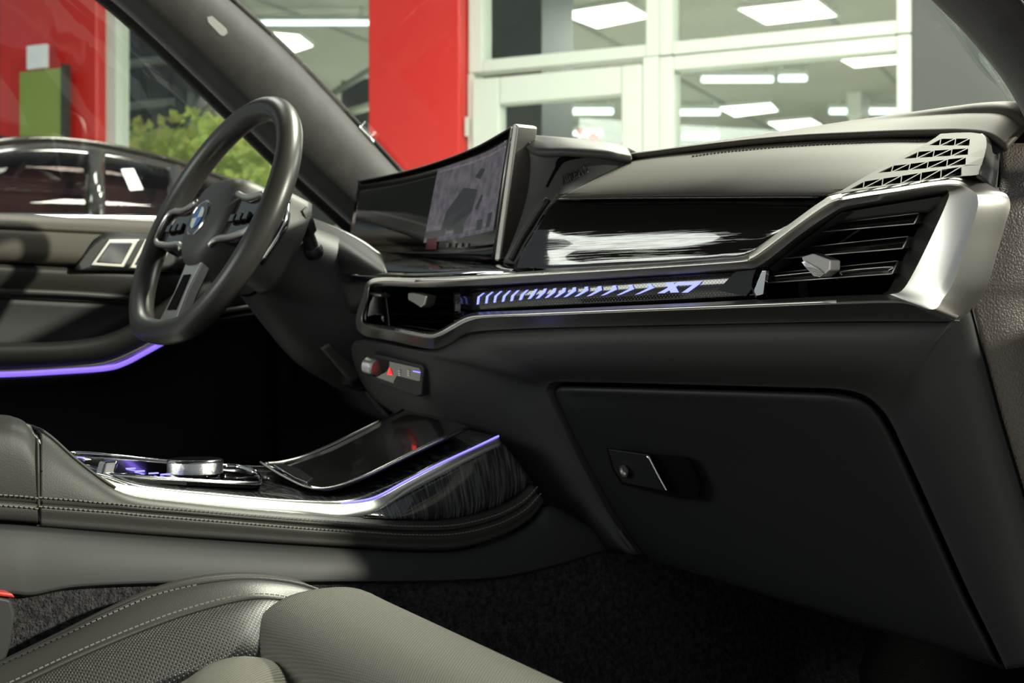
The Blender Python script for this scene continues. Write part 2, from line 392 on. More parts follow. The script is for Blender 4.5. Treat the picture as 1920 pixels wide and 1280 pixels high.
for a, b, y, lb, hg in ((1315, 1450, 149, 'bluish glowing bar above the centre of the tall right window', 13), (1460, 1513, 147, 'short bluish glowing bar beside the longer one in the tall right window', 13),
                    (1262, 1350, 211, 'bluish glowing bar left of the small far square light', 12), (1555, 1720, 209, 'bluish glowing bar crossing behind the white column', 12),
                    (1280, 1347, 255, 'low bluish glowing bar at the left of the tall right window', 13), (975, 1046, 210, 'left glowing bar of the two seen high in the door pane', 13),
                    (1065, 1150, 209, 'right glowing bar of the two seen high in the door pane', 13), (984, 1043, 250, 'lower left glowing bar in the door pane above the screen', 10),
                    (1065, 1130, 250, 'lower right glowing bar in the door pane above the screen', 10), (890, 985, 41, 'glowing bar in front of the dark pier above the door', 8),
                    (430, 705, 43, 'long glowing bar high between the pillar and the red panel', 10)):
    glow_bar(a, b, y, lb, hg)
def hallthing(name, label, cat, px0, px1, z0, z1, off, th, m):
    o = hbox(name, px0, px1, z0, z1, off, th, m); tag(o, label, cat); return o
wc = thing('white_column', 'slender white column in the hall behind the right window', 'column')
hbox('shaft', 1592, 1611, GZ+.25, HZ-.25, 9, .35, 'white', wc); hbox('plinth', 1588, 1615, GZ, GZ+.25, 8.95, .45, 'white', wc); hbox('capital', 1588, 1615, HZ-.25, HZ, 8.95, .45, 'white', wc)
pr = thing('dark_pier', 'dark grey pier behind the light above the door', 'pier')
hbox('shaft', 880, 1016, .95, HZ-.005, 2.2, .5, 'grey_wall', pr); hbox('beam', 700, 1500, .85, .95, 2.2, .3, 'dark_steel', pr); hbox('leg', 890, 930, GZ, .85, 2.2, .3, 'dark_steel', pr)
# dark steel stair structure and shrubs outside the left window
st = thing('steel_structure', 'dark steel wall with rails behind the left window', 'steel wall')
for i, (a, b) in enumerate(((205, 262), (262, 318), (318, 372))): hbox('panel', a, b, .95, TOPZ, 1.6+i*.02, .08, 'dark_steel', st)
for y in (116, 196): hbox('rail', 205, 330, wZ(280, y, 1.5)-.02, wZ(280, y, 1.5)+.025, 1.48, .06, 'steel_rail', st)
hbox('upright', 328, 352, GZ, TOPZ, 1.4, .12, 'dark_steel', st)
def bar(name, a, b, off, wd, m, parent):
    p, q = wallpt(*a, off), wallpt(*b, off); return tube(name, [p, q], wd, m, parent, 6)
bar('brace', (352, 190), (432, 120), 1.5, .03, 'dark_steel', st); bar('brace', (352, 235), (450, 150), 1.5, .02, 'steel_rail', st); bar('brace', (380, 150), (420, 260), 1.55, .02, 'steel_rail', st)
rk = thing('dark_rack', 'dark rack with sloping rails behind the window left of the red panel', 'rack')
hbox('shelf_back', 585, 705, GZ, wZ(680, 190, 3), 3, .3, 'dark_steel', rk); hbox('shelf_back', 640, 705, wZ(680, 190, 3), wZ(680, 145, 3), 3.05, .25, 'dark_steel', rk)
bar('sloping_rail', (640, 215), (705, 195), 2.9, .03, 'white', rk); bar('sloping_rail', (600, 190), (700, 128), 2.9, .025, 'steel_rail', rk)
for i, (a, b, lb) in enumerate(((150, 332, 'bright lime green shrub outside the window, left of the dark upright'), (350, 470, 'bright lime green shrub outside the window, right of the dark upright'))):
    s0, s1 = wS(a, 1.0), wS(b, 1.0); vs, fs = [], []
    zt_ = wZ(300, 222, 1.0)
    for k in range(900):
        s = random.uniform(min(s0, s1), max(s0, s1)); z = random.uniform(GZ+.1, zt_); o_ = random.uniform(.75, 1.2)
        p = WP+WD*s-WN*o_; p.z = z
        u = V((random.uniform(-1, 1), random.uniform(-1, 1), random.uniform(-1, 1))).normalized(); v_ = u.orthogonal().normalized(); n = len(vs); L = random.uniform(.03, .06)
        vs += [p-u*L, p+v_*L*.5, p+u*L, p-v_*L*.5]; fs.append((n, n+1, n+2, n+3))
    sh = thing('shrub', lb, 'shrub', 'lime green shrubs outside the window')
    lv = link('leaves', rawmesh('leaves', vs, fs), 'foliage', sh, False); lv['kind'] = 'stuff'
    sm = (s0+s1)/2
    wbox('inner_foliage', s0, s1, GZ+.1, zt_-.03, 'foliage', sh, 1.2, 1.3)
    p = WP+WD*sm-WN*1.1; tube('stem', [V((p.x, p.y, GZ)), V((p.x, p.y, GZ+.6))], .02, 'dark_steel', sh, 6)
# red round lantern-like discs far in the hall
for px, py, r_, lb in ((1112, 259, 11, 'larger red round sign far behind the door pane'), (1088, 247, 7, 'smaller red round sign far behind the door pane')):
    p = pT(px, py, 15); o = thing('round_sign', lb, 'sign', 'red round signs in the hall'); r3 = r_*15/F
    lathe('disc', [(r3*.96, -.01), (r3, 0), (r3*.96, .02)], p, -DV, 'red_wall', o, 24); tube('pole', [V((p.x, p.y, GZ)), p+DV*.02], .015, 'white', o, 6)

# ---------------------------------------------------------------- the other car outside the driver window
oc = thing('parked_car', 'dark saloon car with maroon behind its glass parked outside the driver window', 'car')
OX = -2.75                                             # its near flank
def oX(px, py, x=OX): return pX(px, py, x)
roof = [(-260, 330), (-140, 292), (0, 268), (90, 262), (180, 270), (260, 286), (330, 304), (400, 328), (470, 352), (540, 372)]
belt = [(-260, 408), (-140, 409), (0, 410), (90, 411), (180, 412), (260, 413), (330, 414), (400, 414), (470, 414), (540, 414)]
def lerp2(a, b, t): return (a[0]+(b[0]-a[0])*t, a[1]+(b[1]-a[1])*t)
R0 = [oX(*p, OX-.18) for p in roof]; R1 = [oX(*lerp2(r, b, .14), OX-.12) for r, b in zip(roof, belt)]; B0 = [oX(*b, OX) for b in belt]
far = [V((p.x-1.15, p.y, p.z)) for p in R0]
patch('roof_skin', [[V((p.x, p.y, p.z)) for p in far], [V((p.x-.55, p.y, p.z+.06)) for p in R0], R0], 'car_paint', oc, 40, 10, .01)
patch('roof_rail', [R0, R1], 'car_paint', oc, 40, 3, .02)
ll = [B0]+[[V((p.x+dx, p.y, z)) for p in B0] for dx, z in ((.06, .62), (.08, .35), (.02, .0), (-.02, -.15))]
patch('body_side', ll, 'car_paint', oc, 40, 16, .02)
def lerpv(a, b, t): return a+(b-a)*t
for a, b in ((0, 4), (4, 6), (6, 8)):
    patch('side_window', [R1[a:b+1], B0[a:b+1]], 'car_glass', oc, 16, 4, .004)
for k, tt in ((4, 0), (6, 0)):
    tube('pillar', [R1[k], B0[k]], .03, 'car_paint', oc, 8)
patch('maroon_backing', [[V((p.x-.10, p.y, p.z+.02)) for p in R1], [V((p.x-.14, p.y, p.z-.1)) for p in B0]], 'maroon', oc, 30, 4, .02)  # maroon sheet close behind the glass, colours the side windows
patch('far_lining', [[V((p.x-.9, p.y, p.z)) for p in R1], [V((p.x-1.1, p.y, p.z-.2)) for p in B0]], 'dark_steel', oc, 20, 4, .02)
tube('belt_trim', [p+V((.012, 0, .005)) for p in B0], .012, 'chrome', oc, 6)
q = [oX(227, 317, OX-.03), oX(250, 316, OX-.03), oX(268, 355, OX-.03), oX(244, 357, OX-.03)]
stk = slab('price_sheet', q, V((.002, 0, 0)), 'label_white'); tag(stk, 'white paper sheet in the side window of the parked car', 'sheet')

lb = thing('green_oblong', 'lime green board against the left red panel behind the parked car', 'oblong')  # flat lime green sheet with a dark right edge
hbox('oblong', 37, 114, GZ, wZ(70, 132, -.2), -.2, .03, 'lime_green', lb); hbox('oblong_edge', 114, 119, GZ, wZ(70, 125, -.2), -.21, .05, 'dark_steel', lb); hbox('notice', 50, 86, wZ(70, 128, -.21), wZ(70, 84, -.21), -.21, .02, 'label_white', lb)
# ================================================================== car shell: roof, pillars, glass, floor
rf = thing('car_roof', 'dark alcantara headliner over the front seats', 'headliner')
rows = []
for y, z in ((-.06, 1.21), (-.2, 1.25), (-.5, 1.275), (-.9, 1.285), (-1.5, 1.27), (-2.0, 1.2)):
    rows.append([V((x, y+dy, z-dz)) for x, dz, dy in ((-.70, .04, -.22), (-.55, .02, -.08), (-.25, 0, 0), (.25, 0, 0), (.55, .02, -.08), (.70, .04, -.22))])
o = patch('headliner', rows, 'alcantara', rf, 24, 24, .05)
# driver side A-pillar: front edge and rear edge seen against the glass
fe = [(900, 470), (822, 400), (745, 320), (640, 205), (540, 100), (430, 0), (330, -85), (240, -150)]
re_ = [(800, 540), (715, 470), (640, 402), (530, 302), (380, 155), (215, 3), (60, -110), (-60, -180)]
dp = thing('driver_pillar', 'dark alcantara pillar trim rising behind the steering wheel', 'pillar trim')
patch('pillar_trim', [[pX(*p, -.735) for p in fe], [pX((a[0]*.8+b[0]*.2), a[1]*.8+b[1]*.2, -.690) for a, b in zip(fe, re_)], [pX((a[0]*.35+b[0]*.65), a[1]*.35+b[1]*.65, -.688) for a, b in zip(fe, re_)], [pX(*p, -.735) for p in re_]], 'alcantara', dp, 32, 16, .012)
tube('glass_seal', [pX(p[0]+4, p[1]-1, -.742) for p in fe], .006, 'rubber', dp, 8)
tube('door_seal', [pX(p[0]-8, p[1]+6, -.75) for p in re_], .011, 'rubber', dp, 8)
tube('chrome_edge', [pX(672, 238, -.735), pX(690, 256, -.735), pX(700, 268, -.735)], .004, 'chrome', dp, 8)
q = [(388, 32), (398, 30), (425, 54), (427, 62), (420, 68), (413, 66), (390, 42)]
t_ = slab('airbag_tag', [pX(*p, -.683) for p in q], V((-.003, 0, 0)), 'label_grey', dp, .0008); tag(t_, 'small grey airbag tag')
# passenger side A-pillar in the upper right corner
pe = [(1560, -190), (1660, -85), (1745, 0), (1798, 52), (1850, 112), (1888, 163), (1916, 212), (1938, 258)]
xs = [.575, .60, .62, .633, .645, .655, .662, .667]
pp = thing('passenger_pillar', 'dark pillar trim in the upper right corner beyond the dashboard end', 'pillar trim')
E0 = [pX(*p, x) for p, x in zip(pe, xs)]
patch('pillar_trim', [[p+V((-.01, .07, 0)) for p in E0], E0, [p+V((.05, -.055, .012)) for p in E0], [p+V((.085, -.06, .02)) for p in E0]], 'alcantara', pp, 30, 12, .012)
tube('door_seal', [p+V((.10, -.055, .03)) for p in E0], .014, 'rubber', pp, 10)
tube('glass_edge', [p+V((-.012, .065, 0)) for p in E0], .005, 'rubber', pp, 8)
slab('sun_block_post', [V((.87, .22, -.1)), V((.87, .9, -.1)), V((.87, .9, .72)), V((.87, .36, .72)), V((.87, .22, .42))], V((.06, 0, 0)), 'dark_plastic', pp, .01)  # unseen post, added to keep sun from leaking onto the footwell floor
# windscreen
ws = thing('windscreen', 'clear windscreen glass between the two roof pillars', 'windscreen')
bot = [V((-.74, .30, .73)), V((-.45, .50, .745)), V((0, .58, .75)), V((.45, .50, .745)), V((.70, .16, .735))]
L_ = [pX(*p, -.74) for p in (fe[2], fe[5], fe[7])]
R_ = [E0[5]+V((0, .07, .0)), E0[2]+V((0, .07, 0)), E0[0]+V((0, .07, 0))]
rows = [bot]
for a, b, z, yy in zip(L_, R_, (.85, 1.1, 1.2), (.46, .12, 0)): rows.append([a, V((-.45, a.y+.10, a.z+.01)), V((0, a.y+.14, a.z+.02)), V((.40, a.y+.1, a.z)), V((.58, a.y+.02, a.z-.05))])
patch('glass', rows, 'windscreen_glass', ws, 24, 16, .004)
# driver door window
dw = thing('driver_window', 'clear side window in the driver door', 'side window')
patch('glass', [[pX(-420, 396, -.80), pX(0, 400, -.80), pX(300, 415, -.80), pX(560, 428, -.80)], [pX(-420, 100, -.77), pX(0, 100, -.77), pX(240, 120, -.77), pX(420, 250, -.77)], [pX(-420, -120, -.745), pX(-60, -170, -.745), pX(80, -90, -.745), pX(240, 20, -.745)]], 'windscreen_glass', dw, 20, 10, .004)
# floor pan
cf = thing('car_floor', 'carpeted car floor and footwells, coloured dark for shade', 'car floor', kind='structure')
pts = []
rows = [[V((x, y, z+ (0.0 if abs(x) > .25 else .0))) for x in (-.82, -.4, 0, .4, .82)] for y, z in ((-1.9, .02), (-.6, .02), (.25, .02), (.42, .08), (.60, .30), (.62, .74))]
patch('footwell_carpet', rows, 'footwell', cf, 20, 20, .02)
# carpeted tunnel side beside the console
top = [pX(*p, .165) for p in ((-160, 1120), (0, 1108), (60, 1110), (150, 1095), (300, 1090), (640, 1087), (850, 1085), (950, 1077), (1050, 1050), (1140, 1020), (1230, 1000))]+[V((.165, .25, .34)), V((.165, .45, .36)), V((.165, .72, .38))]
r2 = [V((.175, p.y, p.z-.09)) for p in top]; r3 = [V((.20, p.y, .10)) for p in top]; r4 = [V((.26, p.y, .035)) for p in top]
patch('tunnel_carpet', [top, r2, r3, r4], 'carpet', cf, 40, 30, .006)
sl = thing('door_sill', 'dark sill trim below the passenger side of the dashboard', 'sill trim')
tube('sill_trim', [V((.86, -1.9, .03)), V((.86, -.6, .03)), V((.86, .2, .04)), V((.84, .4, .3))], .03, 'dark_plastic', sl, 10)

# open passenger door, standing out of frame to the right
pdn = thing('passenger_door', 'open passenger door hinged beside the dashboard end', 'car door')
h0, h1 = V((.93, .36, 0)), V((1.80, .06, 0)); du = (h1-h0).normalized(); dn_ = V((-du.y, du.x, 0))
def dslab(name, a, b, z0, z1, th, m): return slab(name, [h0+du*a+V((0, 0, z0)), h0+du*b+V((0, 0, z0)), h0+du*b+V((0, 0, z1)), h0+du*a+V((0, 0, z1))], dn_*th, m, pdn, .01)
dslab('door_shell', 0, .92, .0, .70, .10, 'dark_plastic'); dslab('window_post', 0, .06, .70, .80, .05, 'rubber'); dslab('window_post', .87, .92, .70, 1.22, .05, 'rubber')
dslab('door_glass', .06, .87, .70, 1.16, .005, 'windscreen_glass')
tube('window_frame', [h0+du*.02+V((0, 0, .76)), h0+du*.35+V((0, 0, 1.05)), h0+du*.6+V((0, 0, 1.18)), h0+du*.9+V((0, 0, 1.22))], .025, 'rubber', pdn, 8)
dslab('door_pocket', .15, .8, .1, .3, -.06, 'soft_plastic')
# ================================================================== dashboard
db = thing('dashboard', 'black and silver car dashboard with leather top and glovebox', 'dashboard')
# upper pad behind the seam
seam = [(1040, 312, .12), (1100, 305, .12), (1190, 297, .12), (1300, 283, .12), (1400, 272, .12), (1500, 264, .12), (1600, 260, .12), (1690, 257, .12), (1750, 256, .115), (1800, 256, .11), (1850, 262, .10), (1885, 285, .09)]
S = D(seam)
def zc(p, dz): return V((p.x, max(.15, p.y+.05), dz))
cz = [.770, .770, .771, .772, .774, .775, .775, .7745, .774, .773, .768, .75]
crest = [V((p.x, max(.15, p.y+.045), z)) for p, z in zip(S, cz)]
nearc = [p.lerp(c, .5)+V((0, 0, .004)) for p, c in zip(S, crest)]
back1 = [V((p.x, .33, z+.002)) for p, z in zip(S, cz)]; back2 = [V((p.x, .60-.35*p.x*p.x, .742)) for p in S]
upd = patch('upper_pad', [S, nearc, crest, back1, back2], 'leather', db, 60, 24, .006)
# driver side of the upper pad
dyr = lambda x: .11-.222*(x+.545) if x > -.6 else .12
drv = [[V((x, max(dyr(x)+dy, .0), z)) for x in (-.84, -.74, -.6, -.45, -.25, -.1, S[0].x+.03)] for dy, z in ((.0, .56), (.01, .66), (.03, .735), (.09, .762))]
drv += [[V((x, y, z)) for x in (-.84, -.74, -.6, -.45, -.25, -.1, S[0].x+.03)] for y, z in ((.36, .77), (.56, .742))]
patch('driver_upper_pad', drv, 'dark_plastic', db, 24, 20, .006)
# leather pad over the airbag
bot = [(1040, 374, .036), (1090, 373, .035), (1150, 372, .035), (1250, 371, .035), (1350, 370.5, .035), (1450, 370, .03), (1540, 369, .025), (1620, 362, .02), (1680, 350, .02)]
topl = [(1190, 299, .118), (1245, 291, .118), (1310, 284, .118), (1400, 274, .118), (1500, 266, .118), (1590, 262, .118), (1660, 260, .118), (1720, 259, .118), (1765, 258, .115)]
def mid(a, b, t, dof): return [(p[0]+(q[0]-p[0])*t, p[1]+(q[1]-p[1])*t, p[2]+(q[2]-p[2])*t+dof) for p, q in zip(a, b)]
lp = patch('airbag_leather', [D(mid(topl, bot, -.015, .004)), D(mid(topl, bot, .03, 0)), D(mid(topl, bot, .3, -.010)), D(mid(topl, bot, .65, -.012)), D(mid(topl, bot, .93, -.004)), D(mid(topl, bot, 1, .006))], 'leather', db, 60, 30, .006)
tube('seam_gap', [p+V((0, -.001, -.001)) for p in D([(a, b+1, c+.001) for a, b, c in seam[2:9]])], .0007, 'gap', db, 6)
def mpath(o, l): return [p for p in (onmesh(o, x, y, .0006) for x, y in l) if p]
stitches('upper_stitching', mpath(upd, [(1300, 277), (1350, 271), (1400, 265), (1450, 260), (1500, 256), (1550, 253), (1600, 251), (1650, 249), (1700, 248), (1745, 249)]), 'stitch', db, .0045, .003, .0005, .0003)
stitches('lower_stitching', mpath(lp, [(1300, 293), (1350, 286), (1400, 281), (1450, 276), (1500, 273), (1550, 270), (1600, 268), (1650, 266), (1700, 265), (1730, 265)]), 'stitch', db, .0045, .003, .0005, .0003)
# gloss black decor panel
g0 = [(1034, 377, .040), (1070, 376, .042), (1140, 375, .043), (1250, 374, .042), (1350, 373, .042), (1450, 372, .04), (1535, 371, .034), (1575, 366, .03)]
g1 = [(962, 496, .030), (1020, 496, .028), (1100, 492, .026), (1200, 487, .026), (1290, 481, .026), (1350, 475, .024), (1400, 470, .022), (1480, 425, .022)]
patch('decor_panel', [D(g0), D(mid(g0, g1, .25, -.004)), D(mid(g0, g1, .5, -.006)), D(mid(g0, g1, .8, -.003)), D([(a, b+8, c-.002) for a, b, c in g1]), D([(a, b+22, c+.004) for a, b, c in g1])], 'gloss_black', db, 50, 24, .004)
tube('decor_edge', D([(1042, 374, .036), (1060, 373, .036), (1150, 371.5, .034), (1250, 371, .034), (1350, 370.5, .034), (1450, 370, .03), (1535, 370, .025)]), .0011, 'piano_black', db, 6)
# shelf under the screen, black
patch('screen_shelf', [D([(640, 470, .16), (780, 480, .16), (900, 488, .12), (1000, 490, .07)]), D([(640, 505, .03), (780, 508, .03), (900, 503, .03), (1000, 500, .03)]), D([(640, 528, .008), (780, 524, .008), (900, 517, .008), (1000, 512, .008)])], 'gloss_black', db, 20, 10, .004)
# ---------------- silver trim frame
FO = [(697, 522), (780, 520), (860, 518), (1000, 508), (1200, 496), (1380, 483), (1405, 474), (1425, 460), (1480, 420), (1540, 377), (1570, 364), (1680, 347), (1790, 332), (1842, 350), (1870, 376), (1857, 450), (1836, 530), (1816, 565), (1793, 597), (1768, 602), (1600, 602), (1400, 606), (1200, 610), (1000, 615), (900, 620), (870, 626), (845, 640), (822, 651), (800, 653), (735, 639), (680, 627), (667, 600), (680, 555)]
FI = [(706, 537), (780, 538), (860, 536), (1000, 528), (1200, 516), (1385, 504), (1412, 502), (1440, 487), (1500, 440), (1562, 398), (1595, 385), (1680, 371), (1765, 357), (1779, 362), (1773, 385), (1741, 455), (1708, 520), (1690, 545), (1672, 551), (1650, 552), (1560, 555), (1400, 563), (1200, 572), (1000, 581), (915, 584), (880, 588), (850, 603), (825, 617), (800, 621), (745, 612), (698, 606), (684, 598), (693, 560)]
n = len(FO)
def tr(i): return .5 if i <= 9 else (.55 if i <= 12 else (.45 if i <= 18 else (.72 if i <= 24 else .66)))
ro = [-.010 if i <= 10 else (-.012 if i <= 18 else -.012) for i in range(n)]
rings = []
inner0 = []
for i, p in enumerate(FI):
    b = dash(*p, 0.0)
    if 13 <= i <= 18:                                # the bright reveal beside the vent leans in
        d_ = {13: (1756, 374), 14: (1738, 398), 15: (1703, 465), 16: (1676, 526), 17: (1664, 546), 18: (1656, 550)}[i]; inner0.append(dash(*d_, .030))
    else: inner0.append(b+V((0, .035, 0)))
rings.append(inner0); rings.append([dash(*p, .009 if i >= 19 else .001) for i, p in enumerate(FI)]); rings.append([dash(*p, .007 if i >= 19 else -.002) for i, p in enumerate(FI)])
def ringat(f, offs): return [dash(a[0]+(b[0]-a[0])*f(i), a[1]+(b[1]-a[1])*f(i), offs[i]) for i, (a, b) in enumerate(zip(FI, FO))]
rings.append(ringat(lambda i: (1-tr(i))*.85, [o_+.001 for o_ in ro])); rings.append(ringat(lambda i: min(.97, (1-tr(i))*1.15), [o_ for o_ in ro]))
rings.append([dash(*p, .013 if i <= 12 else .006) for i, p in enumerate(FO)]); rings.append([dash(*p, .015 if i <= 12 else .010)+V((0, .02, 0)) for i, p in enumerate(FO)])
RES = 264
def dense(r): return cr(r, RES, True)
rr = [dense(r) for r in rings]
vs, fs = grid(rr, True); me = rawmesh('trim_frame', vs, fs); facecam(me); uvmetres(me, rr)
tf = link('trim_frame', me, 'silver', db); md = tf.modifiers.new('edge', 'EDGE_SPLIT'); md.split_angle = math.radians(32)
tube('lower_highlight_bead', [dash(a[0]+(b[0]-a[0])*.22, a[1]+(b[1]-a[1])*.22, -.0105) for a, b in list(zip(FI, FO))[20:30]], .0019, 'silver', db, 10)  # added bead, drawn in for the bright highlight along the lower trim
tube('upper_highlight_bead', [dash(a[0]+(b[0]-a[0])*.62, a[1]+(b[1]-a[1])*.62, -.0085) for a, b in list(zip(FI, FO))[1:11]], .0019, 'silver', db, 10)  # added bead that imitates the highlight on the upper trim
# ---------------- illuminated decor strip
st0 = [(850, 548, .022), (885, 545, .022), (1000, 534, .022), (1200, 520, .022), (1380, 508, .022), (1432, 502, .022)]
st1 = [(850, 592, .022), (885, 586, .022), (1000, 578, .022), (1200, 569, .022), (1380, 560, .022), (1435, 557, .022)]
strip = thing('light_strip', None, None); strip.parent = db
mat('strip_panel', (.006, .006, .006), .12, coat=.5)
dots(MATS['strip_panel'], 330, .22, 4.5, .0002)
patch('strip_panel', [D(st0), D(mid(st0, st1, .5, -.002)), D(st1)], 'strip_panel', strip, 40, 8, .003)
patch('strip_floor', [D(st1), D([(a, b+10, c-.022) for a, b, c in st1])], 'piano_black', strip, 40, 4, .003)
def zp(x, y, off=.0185): return dash(860+.3125*x, 480+.3125*y, off)
CH = [((150, 222), (118, 245), (112, 290)), ((203, 215), (170, 241), (163, 284)), ((255, 211), (221, 240), (213, 279)), ((307, 208), (273, 240), (263, 274)), ((358, 206), (323, 238), (315, 270)), ((412, 204), (380, 233), (367, 264)),
      ((465, 200), (443, 230), (420, 258)), ((520, 196), (507, 218), (469, 255)), ((577, 194), (566, 217), (524, 251)), ((634, 192), (627, 213), (580, 248)), ((694, 189), (690, 209), (637, 246)), ((766, 185), (764, 206), (703, 243)),
      ((845, 182), (845, 204), (778, 241)), ((932, 178), (935, 200), (862, 237)), ((1030, 174), (1038, 197), (957, 235)), ((1140, 169), (1158, 190), (1068, 231))]
for i, (a, b, c) in enumerate(CH):
    wd = 5+8*i/15; wy = 3+5*i/15
    P = [(a[0]-wd, a[1]), (a[0]+wd*.6, a[1]-wy*.4), (b[0]+wd, b[1]), (c[0]+wd*1.1, c[1]-wy*.6), (c[0]-wd*.8, c[1]), (b[0]-wd, b[1]-wy*.3)]
    slab('chevron', [zp(*p) for p in P], V((0, .001, 0)), 'chevron_light', strip)
X1 = [(1240, 160), (1285, 158), (1318, 217), (1272, 219)]; X2 = [(1315, 157), (1352, 155), (1232, 221), (1192, 223)]
SV = [(1330, 158), (1455, 151), (1442, 168), (1372, 218), (1338, 219), (1405, 172), (1320, 176)]
for P in (X1, X2): slab('letter_stroke', [zp(*p, .0183) for p in P], V((0, .001, 0)), 'chevron_light', strip)
slab('digit_stroke', [zp(*p, .0183) for p in SV], V((0, .001, 0)), 'chevron_light', strip)
# faceted end of the strip
slab('end_facet', [dash(1345, 543, .017), dash(1380, 508, .012), dash(1432, 503, .012), dash(1428, 520, .012), dash(1398, 556, .012)], V((0, .004, 0)), 'strip_panel', strip, .0006)
slab('end_cap', [dash(1412, 545, .006), dash(1428, 507, .006), dash(1436, 506, .006), dash(1430, 552, .006), dash(1416, 556, .006)], V((0, .006, 0)), 'chrome', strip, .001)
# ---------------- passenger side vent
pv = thing('air_vent', None, None); pv.parent = db
vc = [(1420, 500), (1500, 440), (1562, 398), (1595, 385), (1765, 357), (1773, 375), (1741, 455), (1690, 548), (1560, 557), (1425, 563)]
back = [dash(*p, .022)+V((0, .075, 0)) for p in vc]
slab('vent_back', back, V((0, .004, 0)), 'gap', pv)
front = [dash(*p, .004) for p in vc]
vs, fs = grid([cr([*front], 60, True), cr([p+V((0, .07, 0)) for p in front], 60, True)], True); me = rawmesh('vent_duct', vs, fs); facecam(me); link('vent_duct', me, 'piano_black', pv, False)
def z7(x, y, off): return dash(1400+.3125*x, 220+.3125*y, off)
# dark inner surround: upper lip and the slanted left cheek
slab('vent_lip', [z7(600, 560, .012), z7(700, 545, .012), z7(1165, 468, .012), z7(1150, 520, .014), z7(1090, 560, .016), z7(640, 612, .016), z7(560, 620, .016)], V((0, .03, 0)), 'dark_plastic', pv, .002)
slab('vent_cheek', [z7(130, 905, .008), z7(470, 640, .008), z7(560, 570, .008), z7(640, 560, .01), z7(600, 600, .016), z7(450, 690, .018), z7(205, 845, .018), z7(150, 930, .018)], V((0, .02, 0)), 'dark_plastic', pv, .002)
SL = [((560, 630), (1038, 573), (1005, 637), (455, 686)), ((290, 785), (972, 713), (935, 785), (200, 848)), ((115, 938), (908, 860), (872, 937), (80, 996))]
for a, b, c, d_ in SL:
    sl_ = slab('slat', [z7(*a, .022), z7(*b, .022), z7(*c, .014), z7(*d_, .014)], V((0, .045, .004)), 'piano_black', pv, .0012, 3)
    ed = [z7(*a, .0215), z7(*b, .0215), z7(*c, .0135), z7(*d_, .0135)]
    tube('slat_edge', [ed[3], ed[2]], .0007, 'silver', pv, 6); tube('slat_edge', [ed[0], ed[1]], .0004, 'silver', pv, 6); tube('slat_edge', [ed[1], ed[2]], .0007, 'silver', pv, 6)
# inset bead on the lowest slat
tube('slat_bead', [z7(140, 955, .016), z7(395, 930, .016), z7(395, 945, .0155)], .0006, 'silver', pv, 6); tube('slat_bead', [z7(570, 945, .0155), z7(582, 922, .016), z7(862, 897, .016), z7(850, 920, .0155)], .0007, 'silver', pv, 6)
kb = [z7(325, 835, -.012), z7(390, 815, -.012), z7(500, 855, -.006), z7(498, 915, -.004), z7(440, 960, -.006), z7(395, 952, -.012), z7(345, 895, -.016)]
k_ = slab('adjuster_knob', kb, V((.004, .012, 0)), 'silver', pv, .0025, 3)
slab('grip_face', [z7(330, 868, -.0175), z7(350, 862, -.0175), z7(430, 908, -.0135), z7(465, 940, -.0105), z7(440, 958, -.0105), z7(402, 950, -.014), z7(350, 895, -.0175)], V((0, .002, 0)), 'knurl', pv)
tube('adjuster_stem', [z7(480, 900, .0), z7(545, 945, .035)], .0055, 'dark_plastic', pv, 8)
# ---------------- speaker grille plate
sg = thing('speaker_grille', None, None); sg.parent = db
def sgo(x, y): return (.108*min(1, max(-.3, (366-y - max(0, (x-1560))*.14)/90)))+.004      # the plate leans back towards the top
def gp(x, y, d_=0): return dash(x, y, sgo(x, y)-.0035+d_)
def g7(x, y, d_=0): return gp(1400+.3125*x, 220+.3125*y, d_)
# rows of cells: each row = bottom line y(left,right), top line, x of the cell corners
ROWS = [([600, 700, 812, 926, 1042, 1164, 1290], (437, 352), [690, 705, 818, 930, 1048, 1168, 1292], (384, 292)),
        ([768, 868, 972, 1082, 1200, 1316], (338, 285), [838, 880, 982, 1090, 1206, 1318], (292, 236)),
        ([925, 1020, 1118, 1226, 1330], (252, 226), [1000, 1030, 1126, 1232, 1332], (205, 182)),
        ([1080, 1158, 1248, 1338], (170, 172), [1135, 1166, 1254, 1342], (126, 124))]
gv, gf = [], []; DEPTH = .003
def addpoly(pts): k = len(gv); gv.extend(pts); gf.append(tuple(range(k, k+len(pts))))
def trihole(A, B, C_, wd=5):
    # solid web between a cell's border and its opening, with walls running inward
    P = [V((*A, 0)), V((*B, 0)), V((*C_, 0))]; c = sum(P, V())/3
    a, b, c_ = (P[1]-P[2]).length, (P[0]-P[2]).length, (P[0]-P[1]).length; s = (a+b+c_)/2
    inc = (P[0]*a+P[1]*b+P[2]*c_)/(a+b+c_); r_ = max(1e-3, (P[1]-P[0]).cross(P[2]-P[0]).length/2/s)
    f = min(.9, wd/r_); Q = [p.lerp(inc, f) for p in P]
    for i in range(3):
        j = (i+1) % 3
        addpoly([g7(P[i].x, P[i].y), g7(P[j].x, P[j].y), g7(Q[j].x, Q[j].y), g7(Q[i].x, Q[i].y)])
        addpoly([g7(Q[i].x, Q[i].y), g7(Q[j].x, Q[j].y), g7(Q[j].x, Q[j].y, DEPTH), g7(Q[i].x, Q[i].y, DEPTH)])
grows = []
